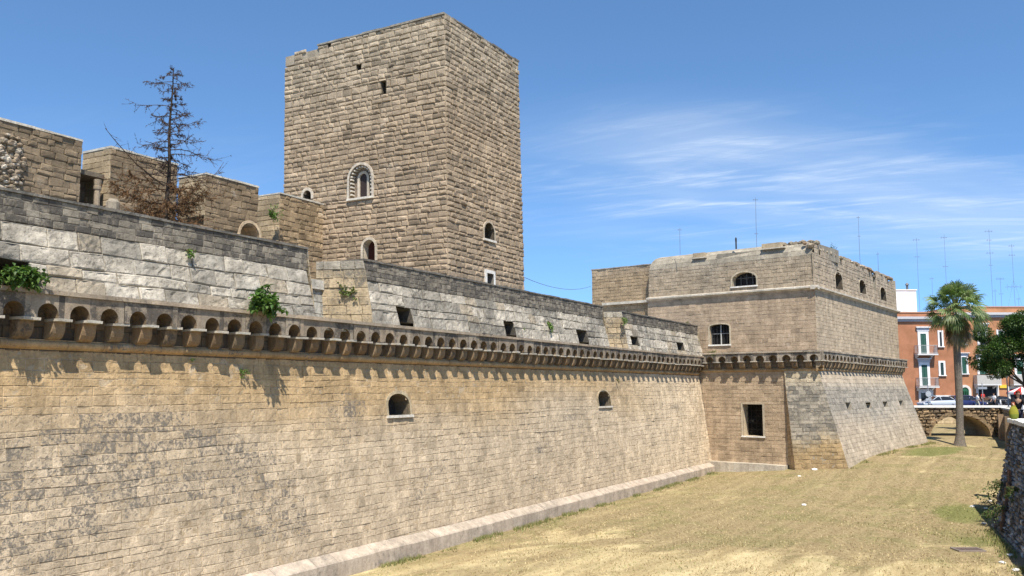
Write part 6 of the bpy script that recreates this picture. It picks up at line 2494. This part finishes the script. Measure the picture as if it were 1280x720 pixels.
def person(loc, rot, label, shirt, trousers, hair, skin=(0.45, 0.27, 0.18), hgt=1.72, lean=0.0, arms=((0.05, 0.0), (0.05, 0.0)), legs=(0.08, -0.08), sleeves=True, shorts=False, longhair=False, group=None):
    """a standing figure: one skinned body, clothes and hair over it. arms: (swing forward, elbow bend) each side"""
    k = hgt / 1.75
    t = thing('person', loc, label, 'person', group)
    t.rotation_euler = (0, 0, rot)
    V, E, Rd = [], [], []

    def add(p, r_, par=None):
        V.append((p[0] * k, p[1] * k, p[2] * k))
        Rd.append(tuple(x * k for x in r_) if isinstance(r_, tuple) else r_ * k)
        if par is not None:
            E.append((par, len(V) - 1))
        return len(V) - 1
    # faces -y
    ly = lambda z: -lean * max(0, z - 0.95)
    pelvis = add((0, 0, 0.95), (0.15, 0.105))
    waist = add((0, ly(1.1), 1.10), (0.128, 0.095), pelvis)
    chest = add((0, ly(1.3), 1.30), (0.155, 0.11), waist)
    neckb = add((0, ly(1.46) + 0.01, 1.46), (0.07, 0.065), chest)
    neck = add((0, ly(1.53), 1.53), 0.052, neckb)
    jaw = add((0, ly(1.58) - 0.025, 1.58), (0.064, 0.075), neck)
    head = add((0, ly(1.66) - 0.012, 1.665), (0.077, 0.095), jaw)
    crown = add((0, ly(1.72) - 0.005, 1.715), (0.055, 0.068), head)
    arm_v, leg_v = [], []
    for s, (sw, bend) in zip((-1, 1), arms):
        sh = add((s * 0.175, ly(1.41), 1.415), 0.058, chest)
        el = (s * 0.225, ly(1.4) - 0.28 * math.sin(sw), 1.415 - 0.28 * math.cos(sw))
        e = add(el, 0.042, sh)
        a2 = sw + bend
        wr = (s * 0.215, el[1] - 0.25 * math.sin(a2), el[2] - 0.25 * math.cos(a2))
        w_ = add(wr, 0.028, e)
        dv = Vector((0, -math.sin(a2), -math.cos(a2)))
        pm = Vector(wr) + dv * 0.07
        p_ = add(pm, (0.02, 0.036), w_)
        sidev = Vector((0, dv.z, -dv.y))
        for q, (off, ln) in enumerate(((-0.027, 0.075), (-0.009, 0.085), (0.009, 0.08), (0.026, 0.06))):
            f0 = add(pm + dv * 0.03 + sidev * off, 0.0095, p_)
            f1 = add(pm + dv * (0.03 + ln * 0.55) + sidev * off + Vector((-s * 0.008, 0, 0)), 0.0085, f0)
            add(pm + dv * (0.03 + ln) + sidev * off + Vector((-s * 0.024, 0, 0)), 0.007, f1)
        th = add(pm - dv * 0.02 - sidev * 0.04 + Vector((-s * 0.01, 0, 0)), 0.011, p_)
        add(pm + dv * 0.025 - sidev * 0.055 + Vector((-s * 0.02, 0, 0)), 0.009, th)
        arm_v.append((sh, e, w_))
    for s, sw in zip((-1, 1), legs):
        hp = add((s * 0.085, 0, 0.88), (0.088, 0.098), pelvis)
        kn = (s * 0.095, -0.42 * math.sin(sw) - 0.01, 0.88 - 0.40 * math.cos(sw))
        kk = add(kn, 0.058, hp)
        an = (s * 0.1, kn[1] + 0.03 + 0.1 * (sw < 0), 0.085)
        cf = add((s * 0.098, (kn[1] + an[1]) / 2 + 0.02, 0.33), 0.052, kk)
        aa = add(an, 0.036, cf)
        bl = add((an[0] + s * 0.01, an[1] - 0.11, 0.035), (0.038, 0.03), aa)
        add((an[0] + s * 0.012, an[1] - 0.19, 0.028), (0.03, 0.022), bl)
        leg_v.append((hp, kk, cf, aa))
    body = skin_mesh(V, E, Rd, pelvis, 1)
    paint(body, lambda c: skin + (0,), M_SKIN)
    o = bpy.data.objects.new('body', body)
    COL.objects.link(o)
    o.parent = t

    def garment(name, idx_edges, grow, col, mat=M_CLOTH):
        ids = sorted({i for e_ in idx_edges for i in e_})
        mp = {i: n for n, i in enumerate(ids)}
        vv = [V[i] for i in ids]
        rr = [tuple(x + grow * k for x in Rd[i]) if isinstance(Rd[i], tuple) else Rd[i] + grow * k for i in ids]
        me = skin_mesh(vv, [(mp[a], mp[b]) for a, b in idx_edges], rr, 0, 1)
        paint(me, lambda c: col + (0,), mat)
        g = bpy.data.objects.new(name, me)
        COL.objects.link(g)
        g.parent = t
    se = [(pelvis, waist), (waist, chest), (chest, neckb)]
    if sleeves:
        for sh, e, w_ in arm_v:
            se += [(chest, sh), (sh, e)]
    garment('shirt', se, 0.03, shirt)
    te = []
    for hp, kn, cf, aa in leg_v:
        te += [(pelvis, hp), (hp, kn)]
        if not shorts:
            te += [(kn, cf), (cf, aa)]
    garment('trousers', te, 0.024, trousers)
    # hair cap and face
    hd = Vector(V[head])
    mb = MB()
    rg = []
    for a in range(7):
        th = math.pi * 0.5 * a / 6 * 1.25
        rg.append([mb.vert(hd + Vector((0.088 * k * math.sin(th) * math.cos(b * math.pi / 6), (0.107 * math.sin(th) * math.sin(b * math.pi / 6) + 0.012) * k, (0.085 * math.cos(th) + 0.028 - (0.03 if math.sin(b * math.pi / 6) > 0 else -0.012) * (a / 6)) * k))) for b in range(12)])
    for a in range(6):
        for b in range(12):
            mb.face((rg[a][b], rg[a + 1][b], rg[a + 1][(b + 1) % 12], rg[a][(b + 1) % 12]), hair)
    if longhair:
        mb.tube([hd + Vector((0, 0.075 * k, 0.02)), hd + Vector((0, 0.11 * k, -0.1 * k)), hd + Vector((0, 0.09 * k, -0.26 * k))], [0.075 * k, 0.085 * k, 0.05 * k], hair, 8)
    me = mb.mesh('hair', M_CLOTH, smooth=True)
    g = bpy.data.objects.new('hair', me)
    COL.objects.link(g)
    g.parent = t
    mb = MB()
    for s in (-1, 1):
        rock(mb, hd + Vector((s * 0.03 * k, -0.088 * k, 0.0)), 0.011 * k, (0.03, 0.02, 0.015), random.Random(1), 0.8)
        rock(mb, hd + Vector((s * 0.082 * k, 0.01 * k, -0.015 * k)), 0.022 * k, skin, random.Random(2), 1.3)
    mb.tube([hd + Vector((0, -0.088 * k, 0.0)), hd + Vector((0, -0.112 * k, -0.035 * k))], [0.008 * k, 0.014 * k], skin, 6)
    mb.box(hd + Vector((-0.022 * k, -0.092 * k, -0.072 * k)), (0.044 * k, 0, 0), (0, 0.012 * k, 0), (0, 0, 0.01 * k), (0.3, 0.11, 0.09))
    me = mb.mesh('face', M_SKIN, smooth=True)
    g = bpy.data.objects.new('face', me)
    COL.objects.link(g)
    g.parent = t
    return t


p = at_y(1271.5, 500, 37.9)
person((p.x, 37.9, 3.12), R(-20), 'person with reddish hair in a black top leaning over the white coping, yellow-green bag beside', (0.018, 0.018, 0.02), (0.03, 0.03, 0.045), (0.14, 0.04, 0.02), lean=0.35, arms=((0.7, 0.5), (0.6, 0.6)), sleeves=True, longhair=True, hgt=1.76)
p = at_y(1222, 505, 97.9)
person((p.x, 97.9, STREET_Z), R(80), 'person in a white shirt walking past the dark blue car', (0.75, 0.75, 0.74), (0.5, 0.47, 0.4), (0.03, 0.025, 0.02), arms=((0.4, 0.2), (-0.35, 0.1)), legs=(0.35, -0.3))
p = at_y(1243, 505, 97.8)
person((p.x, 97.8, STREET_Z), R(-70), 'person in a pale shirt and dark trousers in front of the black car', (0.68, 0.68, 0.66), (0.04, 0.04, 0.05), (0.05, 0.03, 0.02), arms=((0.2, 0.5), (0.1, 0.2)))
p = at_y(1237, 505, 103.5)
person((p.x, 104.9, STREET_Z + 0.13), R(10), 'person in a red top standing at the wide shop opening', (0.5, 0.05, 0.04), (0.03, 0.03, 0.05), (0.02, 0.015, 0.012), arms=((0.1, 0.3), (0.1, 0.9)))

# yellow-green bag on the coping
p = at_y(1267.5, 522, 35.4)
bz = 3.772
BG = thing('bag', (p.x, 35.4, bz), 'yellow-green cloth bag standing on the white coping of the boulder wall', 'bag')
mb = MB()
prof = [(0.10, 0.0), (0.16, 0.05), (0.18, 0.2), (0.16, 0.36), (0.11, 0.46), (0.085, 0.5), (0.10, 0.54)]
rg = []
for rr_, zz_ in prof:
    rg.append([mb.vert((p.x + rr_ * math.cos(a * math.pi / 7) * (1 + 0.06 * math.sin(a * 3)), 35.4 + rr_ * 0.7 * math.sin(a * math.pi / 7), bz + zz_)) for a in range(14)])
for i in range(len(prof) - 1):
    for a in range(14):
        mb.face((rg[i][a], rg[i][(a + 1) % 14], rg[i + 1][(a + 1) % 14], rg[i + 1][a]), (0.22, 0.205, 0.03) if i > 1 else (0.15, 0.17, 0.03))
mb.face(rg[0][::-1], (0.3, 0.33, 0.05))
mb.build('body', M_CLOTH, BG, True)
mb = MB()
mb.tube([(p.x - 0.07, 35.4, bz + 0.5), (p.x - 0.05, 35.4, bz + 0.66), (p.x + 0.05, 35.4, bz + 0.66), (p.x + 0.07, 35.4, bz + 0.5)], 0.014, (0.45, 0.12, 0.05), 6)
mb.build('handle', M_CLOTH, BG)

# street lamp, sign posts, market parasol
b = at_y(1260.5, 505, 84.0)
h = at_y(1260.5, 465.5, 84.0).z
LP = thing('street_lamp', (b.x, 84, STREET_Z), 'street lamp with a white bell head below the leafy street tree', 'street lamp')
mb = MB()
mb.lathe((b.x, 84, STREET_Z), [(0.13, 0), (0.13, 0.5), (0.06, 0.6), (0.05, h - STREET_Z - 0.3)], (0.25, 0.26, 0.27), 10)
mb.build('post', M_METAL, LP)
mb = MB()
mb.lathe((b.x, 84, h - 0.3), [(0.1, 0), (0.16, 0.02), (0.34, 0.1), (0.3, 0.2), (0.12, 0.3), (0.04, 0.36)], (0.75, 0.75, 0.73), 14)
mb.build('lamp_shade', M_PLAIN, LP)
mb = MB()
mb.lathe((b.x, 84, h - 0.52), [(0.06, 0), (0.12, 0.06), (0.13, 0.16), (0.1, 0.23)], (0.5, 0.5, 0.48), 12)
mb.build('globe', M_GLASS, LP)


def sign_post(x, ytop, Y, plates, label):
    b = at_y(x, 505, Y)
    zt = at_y(x, ytop, Y).z
    t = thing('sign_post', (b.x, Y, STREET_Z), label, 'sign post', 'grey posts along the street')
    mb = MB()
    mb.tube([(b.x, Y, STREET_Z), (b.x, Y, zt)], 0.045, (0.3, 0.31, 0.32), 8)
    mb.build('post', M_METAL, t)
    for z, w, hh, c, rnd in plates:
        mb = MB()
        if rnd:
            mb.extrude([Vector((b.x + w * math.cos(a * math.pi / 9), Y - 0.05, z + w * math.sin(a * math.pi / 9))) for a in range(18)], (0, -1, 0), 0.012, c)
        else:
            mb.cbox(b.x - w, b.x + w, Y - 0.06, Y - 0.046, z - hh, z + hh, c)
        mb.build('plate', M_METAL, t)


sign_post(1161, 480, 98.0, [(4.35, 0.32, 0.3, (0.42, 0.44, 0.46), True), (3.75, 0.3, 0.12, (0.42, 0.44, 0.46), False)], 'post with a round grey sign in front of the shop door, left of the palm')
sign_post(1229, 479, 98.5, [(5.0, 0.5, 0.13, (0.3, 0.32, 0.34), False)], 'thin post with a flat grey plate in front of the wide shop opening')
b = at_y(1277, 492, 90.0)
PZ = at_y(1277, 484, 90.0).z
MP = thing('market_parasol', (b.x, 90, STREET_Z), 'red and white parasol over a street stall at the right edge', 'parasol')
mb = MB()
mb.tube([(b.x, 90, STREET_Z), (b.x, 90, PZ)], 0.03, (0.6, 0.6, 0.6), 8)
mb.build('pole', M_METAL, MP)
mb = MB()
ap = mb.vert((b.x, 90, PZ + 0.06))
ng = 12
for i in range(ng):
    a0_, a1_ = 2 * math.pi * i / ng, 2 * math.pi * (i + 1) / ng
    c = (0.55, 0.03, 0.03) if i % 2 else (0.75, 0.73, 0.7)
    q0_ = [mb.vert((b.x + rr_ * math.cos(a), 90 + rr_ * math.sin(a), z)) for rr_, z in ((1.35, PZ - 0.5), (1.36, PZ - 0.72)) for a in (a0_, a1_)]
    mb.face((ap, q0_[0], q0_[1]), c)
    mb.face((q0_[0], q0_[2], q0_[3], q0_[1]), c)
mb.build('canopy', M_CLOTH, MP)
